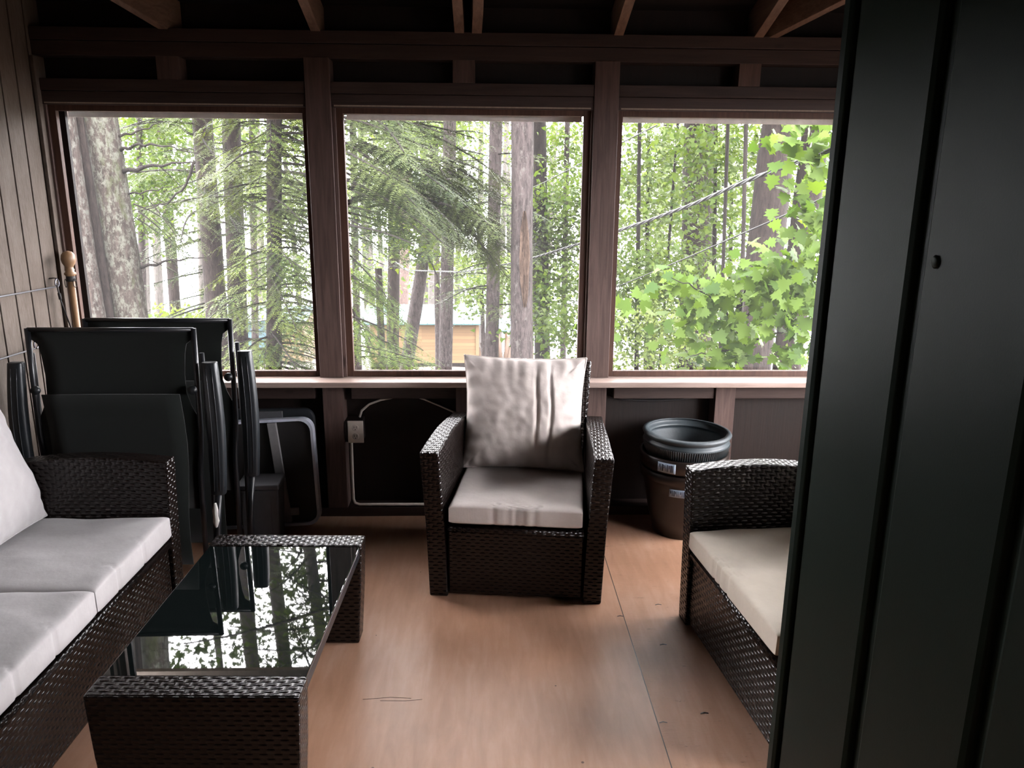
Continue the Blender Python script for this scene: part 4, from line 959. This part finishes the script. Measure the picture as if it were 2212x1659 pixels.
# ---- right window
t = Tree('pine_tree', 'thick brown trunk veiled by leaves left of centre in the right window', at(1513, 270, 12), at(1500, 780, 12), 70, M['bark_brown'], 16, seed=24); t.crown(2200)
t = Tree('pine_tree', 'big dark brown leaning trunk in the right window', at(1688, 255, 8.6), at(1622, 790, 8.6), 78, M['bark_brown'], 14, seed=25); t.crown(2600)
t = Tree('pine_tree', 'brown trunk partly hidden between the leaning trunk and the green door', at(1765, 255, 9.6), at(1700, 790, 9.6), 58, M['bark_brown'], 14, seed=26); t.crown(2000)
t = Tree('young_tree', 'thin dark stem rising between the two brown trunks of the right window', at(1612, 255, 8), at(1603, 620, 8), 9, M['bark_dark'], 6, seed=27); t.crown(900, R0=1.6, z0=3.0)
t = Tree('young_tree', 'slender stem just right of the leaf-veiled trunk', at(1573, 255, 9), at(1560, 640, 9), 6, M['bark_dark'], 6, seed=28); t.crown(700, R0=1.6, z0=3.0)
t = Tree('young_tree', 'thin stem near the wall post side of the right window', at(1462, 300, 11), at(1432, 700, 11), 6, M['bark_dark'], 6, seed=29); t.crown(700, R0=1.8, z0=3.2)
big = (('leafy maple at the upper left of the right window', 1400, 15, [(1380, 400, 70, 60, 1000), (1360, 290, 40, 30, 260), (1440, 350, 50, 60, 700), (1470, 280, 40, 30, 400), (1380, 500, 70, 50, 1000), (1450, 450, 60, 60, 900), (1390, 330, 60, 70, 700), (1400, 250, 60, 30, 500), (1500, 350, 80, 80, 900)], 'leaf_far', 0.10),
       ('dense green maple low at the left of the right window', 1380, 11, [(1370, 600, 55, 60, 1000), (1360, 700, 45, 60, 900), (1440, 620, 60, 60, 1000), (1430, 720, 60, 50, 800), (1400, 790, 70, 30, 500), (1390, 560, 70, 60, 900), (1360, 640, 50, 80, 900)], 'leaf_mid', 0.072),
       ('maple in front of the leaf-veiled trunk', 1545, 10.5, [(1530, 330, 50, 50, 600), (1500, 420, 40, 50, 420), (1560, 460, 45, 60, 560), (1590, 360, 40, 70, 560), (1540, 560, 50, 50, 560), (1580, 280, 50, 30, 400)], 'leaf_mid', 0.085),
       ('pale green maple behind everything in the right window', 1580, 19, [(1560, 330, 90, 80, 900), (1600, 480, 80, 80, 900), (1450, 560, 90, 80, 900), (1560, 650, 100, 80, 1000), (1480, 740, 110, 60, 800), (1700, 640, 80, 90, 800), (1760, 420, 80, 90, 800), (1740, 760, 80, 50, 500), (1900, 350, 110, 110, 900), (2050, 500, 120, 120, 900), (1950, 680, 120, 110, 900), (1640, 290, 70, 50, 500), (1500, 640, 110, 110, 1200), (1600, 400, 90, 100, 1000), (1420, 450, 90, 110, 1000)], 'leaf_far', 0.115),
       ('shrubby dark green growth at the foot of the leaf-veiled trunk', 1480, 9.5, [(1430, 690, 60, 50, 700), (1500, 740, 60, 50, 700), (1380, 760, 50, 40, 500), (1560, 780, 60, 30, 400)], 'needle_light', 0.06))
for i, (lab, px, Y, bl, mt, sz) in enumerate(big):
    t = Tree('maple_tree' if i < 4 else 'shrub', lab, at(px, 400 if i < 4 else 720, Y), at(px-5, 790, Y), 9 if i < 4 else 5, M['bark_dark'], 3.5 if i < 4 else gz(Y)+1.2, seed=40+i, cat='tree' if i < 4 else 'shrub')
    t.leaves([B(a, b_, Y*(0.95+0.1*((k*37) % 10)/10), rx, rz, n) for k, (a, b_, rx, rz, n) in enumerate(bl)], sz, M[mt], shape=TRI if i < 4 else OVAL)
# near maple with large leaves at the right
t = Tree('maple_sapling', 'near maple with big fresh lobed leaves at the right window sill', at(1600, 600, 5.9), at(1590, 790, 5.9), 14, M['bark_brown'], 0.7, seed=50)
for pts in ([(1597, 700), (1640, 650), (1700, 600), (1770, 560)], [(1595, 720), (1560, 660), (1500, 620), (1450, 600)], [(1592, 740), (1680, 720), (1760, 700)], [(1596, 690), (1605, 640), (1620, 590)], [(1595, 750), (1540, 760), (1490, 770)]):
    t.bough([at(a, b_, 5.8-0.1*k) for k, (a, b_) in enumerate(pts)], 0.010, M['bark_brown'])
t.leaves([B(1720, 590, 5.4, 60, 45, 90), B(1640, 620, 5.6, 70, 45, 90), B(1540, 640, 5.7, 60, 45, 72), B(1465, 620, 5.8, 35, 28, 24), B(1700, 680, 5.4, 70, 50, 90), B(1600, 720, 5.7, 60, 50, 72), B(1500, 700, 5.9, 45, 40, 42),
          B(1740, 760, 5.3, 40, 35, 42), B(1560, 770, 5.7, 60, 30, 54), B(1470, 760, 5.9, 35, 25, 18), B(1770, 520, 5.2, 30, 35, 36), B(1660, 540, 5.6, 40, 25, 24), B(1345, 680, 5.9, 18, 22, 12), B(1355, 660, 5.9, 16, 14, 6)],
         0.115, M['leaf_near'], shape=MAPLE, per=6, spread=0.10, flat=0.8, up=0.55, face=(0, -0.55, 0))
t = Tree('maple_sapling', 'near maple branch hanging large leaves over the big leaning trunk', at(1860, 250, 5.2), at(1850, 790, 5.2), 14, M['bark_brown'], 3.2, seed=51)
for pts in ([(1857, 260), (1790, 250), (1700, 268)], [(1857, 330), (1800, 300), (1730, 290)], [(1857, 420), (1790, 400), (1720, 400)], [(1857, 500), (1790, 500), (1730, 520)]):
    t.bough([at(a, b_, 5.2+0.05*k) for k, (a, b_) in enumerate(pts)], 0.007, M['bark_brown'])
t.leaves([B(1700, 278, 5.0, 40, 18, 18), B(1770, 290, 5.0, 40, 30, 30), B(1690, 320, 5.1, 20, 14, 6), B(1760, 370, 5.0, 40, 30, 24), B(1710, 390, 5.1, 22, 20, 9), B(1770, 440, 5.0, 30, 30, 18), B(1720, 440, 5.1, 22, 20, 6), B(1760, 500, 5.0, 35, 25, 18)],
         0.108, M['leaf_near'], shape=MAPLE, per=3, spread=0.07, flat=0.8, up=0.45, face=(0, -0.7, 0))

# ---- trees beyond both edges and high canopy, seen in the glass table and lighting the porch
for i, (x, y, w_) in enumerate(((-9.0, 13, 40), (-7.5, 19, 46), (-4.0, 24, 40), (4.5, 21, 44), (7.5, 16, 50), (9.5, 11, 60), (10.5, 5, 60), (12, -2, 50), (1.5, 27, 40))):
    b0 = Vector((x, y, gz(y)))
    t = Tree('tall_tree', ['tall trunk beyond the left edge of the window wall', 'tall far trunk left of the lichen-spotted pair', 'tall far trunk between the hemlocks', 'tall far trunk behind the bright maple', 'tall trunk behind the big leaning one',
              'tall trunk outside, hidden by the green door', 'tall trunk beside the porch on the door side', 'tall trunk behind the porch corner', 'tall far trunk beyond the shed'][i],
             b0 + Vector((0.2, 0, 10)), b0, w_*9/y if y > 6 else 40, M['bark_brown'], 17, seed=60+i); t.crown(1800, 0.17, R0=3.4, z0=5)

shore = np.random.default_rng(77)
for i in range(16):
    x = -13.5 + 1.15*i + shore.uniform(-0.4, 0.4); y = 43 + shore.uniform(-3, 9); b0 = Vector((x, y, gz(y)))
    t = Tree('distant_tree', 'hazy slim tree on the lakeshore seen between the nearer trunks', b0 + Vector((shore.uniform(-0.6, 0.6), 0, 12)), b0, shore.uniform(7, 13), M['bark_pale'], 9, 'lakeshore trees', seed=100+i)
    t.leaves([((x+shore.uniform(-1.5, 1.5), y+shore.uniform(-1, 1), z), (2.2, 2.0, 1.6), 330) for z in (-3.5, 0.5, 4.0, 7.0)] if x > -9.5 or x < -11 else [((x, y, z), (2.0, 2.0, 1.3), 300) for z in (1.5, 4.5, 7.0)], 0.24, M['leaf_far'], spread=0.5)
# ---- wooden shed with a teal metal roof down the slope
s0 = at(852, 697, 32); s1 = at(1033, 703, 32); zb_ = gz(32)-0.3
sh = empty('shed', (s0.x, 32, zb_)); tag(sh, 'new pine sided shed with a pale teal metal roof down the slope', 'shed')
def rel(o, p): return tuple(Vector(p)-Vector(o.location))
xa, xb, ze = s0.x-1.0, s1.x, s0.z
MB().box(rel(sh, (xa, 32, at(900, 784, 32).z)), rel(sh, (xb, 34.8, ze))).build('wall', M['pine_boards'], sh)
MB().box(rel(sh, (xa, 31.97, zb_)), rel(sh, (xb, 34.8, at(900, 784, 32).z))).build('footing', M['bark_dark'], sh)
MB().box(rel(sh, (xb-0.10, 31.96, at(900, 784, 32).z)), rel(sh, (xb+0.03, 32.05, ze))).build('corner_board', M['pine_trim'], sh)
zrdg = at(930, 660, 33.4).z
rf = MB(); xo0, xo1 = xa-0.3, xb+0.25
ra_, rb_ = (31.65, ze-0.03), (33.4, zrdg)
rf.loft([[rel(sh, (x, ra_[0], ra_[1])), rel(sh, (x, rb_[0], rb_[1])), rel(sh, (x, 35.2, ze-0.03)), rel(sh, (x, 35.2, ze+0.02)), rel(sh, (x, rb_[0], rb_[1]+0.05)), rel(sh, (x, ra_[0], ra_[1]+0.05))] for x in (xo0, xo1)])
for k in range(14):
    x = xo0 + 0.1 + (xo1-xo0-0.2)*k/13
    rf.beam(rel(sh, (x, ra_[0], ra_[1]+0.06)), rel(sh, (x, rb_[0], rb_[1]+0.06)), 0.035, 0.03)
rf.build('roof', M['teal_roof'], sh)
# lean-to with a blue sheet roof beside the shed
ln = empty('lean_to', (s1.x+0.5, 33, gz(33))); tag(ln, 'open lean-to with a blue sheet roof right of the shed', 'shelter')
lx0, lx1 = at(1052, 700, 33).x, at(1260, 700, 33).x
MB().loft([[rel(ln, (x, 32.4, at(1100, 716, 32.4).z)), rel(ln, (x, 34.5, at(1100, 690, 34.5).z)), rel(ln, (x, 34.5, at(1100, 690, 34.5).z+0.04)), rel(ln, (x, 32.4, at(1100, 716, 32.4).z+0.04))] for x in (lx0, lx1)]).build('roof', M['blue_roof'], ln)
for px in (1075, 1093, 1150, 1215): 
    p = at(px, 716, 32.6); MB().box(rel(ln, (p.x-0.06, 32.55, gz(33)-0.3)), rel(ln, (p.x+0.06, 32.67, p.z))).build('post', M['pine_trim'], ln)
rnd = random.Random(4)
for k in range(10):
    px = 1040 + 6.2*k; p = at(px, 788, 32.2); q = Vector((p.x+rnd.uniform(-0.25, 0.25), 32.5, p.z+rnd.uniform(0.6, 1.3)))
    lg = MB().tube([(0, 0, -0.1), tuple((q-p)*0.5), tuple(q-p)], [0.10, 0.09, 0.08], 8).build('log', M['firewood'], smooth=True); lg.location = p
    tag(lg, 'split log leaning upright beside the pine shed', 'log', 'logs leaning beside the shed')
# blue roofed cabin far left
c0 = at(318, 690, 37); cbn = empty('cabin', (c0.x+3, 37, gz(37))); tag(cbn, 'light blue roofed cabin glimpsed low behind the left window trees', 'cabin')
x0, x1, x2 = c0.x, at(590, 690, 37).x, at(650, 690, 37).x
zt_ = at(450, 692, 37).z; zg_ = gz(37)-0.4
MB().box(rel(cbn, (x0, 37, zg_)), rel(cbn, (x1, 40.5, zt_))).build('wall', M['blue_roof'], cbn)
MB().box(rel(cbn, (x1, 37.2, zg_)), rel(cbn, (x2, 40.5, zt_))).build('porch_wall', M['pine_boards'], cbn)
MB().loft([[rel(cbn, (x, 36.6, zt_-0.05)), rel(cbn, (x, 38.8, at(430, 662, 38.8).z)), rel(cbn, (x, 41, zt_-0.05)), rel(cbn, (x, 41, zt_)), rel(cbn, (x, 38.8, at(430, 662, 38.8).z+0.06)), rel(cbn, (x, 36.6, zt_+0.02))] for x in (x0-0.3, x2+0.3)]).build('roof', M['blue_roof'], cbn)

# ---- overhead wires from the house down to the lake road
def wire_path(px, Ya, Yb, n=160):
    P = np.array(px, float); L = np.concatenate([[0], np.cumsum(np.linalg.norm(np.diff(P, axis=0), axis=1))]); L /= L[-1]
    out = []
    for k in range(n):
        u = k/(n-1); x, y = np.interp(u, L, P[:, 0]), np.interp(u, L, P[:, 1]); out.append(at(x, y, 1/((1-u)/Ya + u/Yb)))
    for _ in range(6): out = [out[0]] + [(out[i-1]+out[i]*2+out[i+1])/4 for i in range(1, n-1)] + [out[-1]]
    return out
wp = wire_path([(1880, 292), (1800, 322), (1700, 357), (1600, 396), (1500, 440), (1400, 477), (1340, 497), (1250, 527), (1160, 555), (1098, 570), (997, 588), (882, 584), (815, 540), (780, 500)], 4.7, 24, 420)
wr_ = empty('power_line', wp[0]); tag(wr_, 'thick twisted grey overhead cable sloping across the right window', 'cable')
cum = 0.0; ph = [0.0]
for i in range(1, len(wp)): cum += (wp[i]-wp[i-1]).length; ph.append(cum)
for s_ in range(3):
    pts = []
    for i, p in enumerate(wp):
        d = (wp[min(i+1, len(wp)-1)]-wp[max(i-1, 0)]).normalized(); a = d.cross(Vector((0, 0, 1))).normalized(); b_ = a.cross(d); an = ph[i]/0.46*2*PI + s_*2*PI/3
        pts.append(p + (a*math.cos(an)+b_*math.sin(an))*0.0085 - wp[0])
    MB().tube(pts, 0.0075, 6).build('strand', M['wire'], wr_, smooth=True)
for px, Ya, Yb, r_, lab, mt in (([(1880, 380), (1800, 418), (1700, 463), (1600, 506), (1500, 550), (1400, 592), (1335, 619), (1250, 650), (1150, 680), (1080, 698)], 5.0, 18, 0.0065, 'thin black wire below the twisted cable in the right window', 'wire_black'),
                              ([(1420, 270), (1260, 350), (1170, 397), (1090, 430)], 6.5, 12, 0.005, 'fine dark wire high at the right of the middle window', 'wire_black'),
                              ([(780, 520), (815, 537), (860, 575), (930, 610), (1000, 615)], 16, 26, 0.012, 'pale wire sagging in front of the shed roof', 'wire')):
    p = wire_path(px, Ya, Yb, 60); o = MB().tube([q-p[0] for q in p], r_, 6).build('overhead_wire', M[mt], smooth=True); o.location = p[0]; tag(o, lab, 'wire')
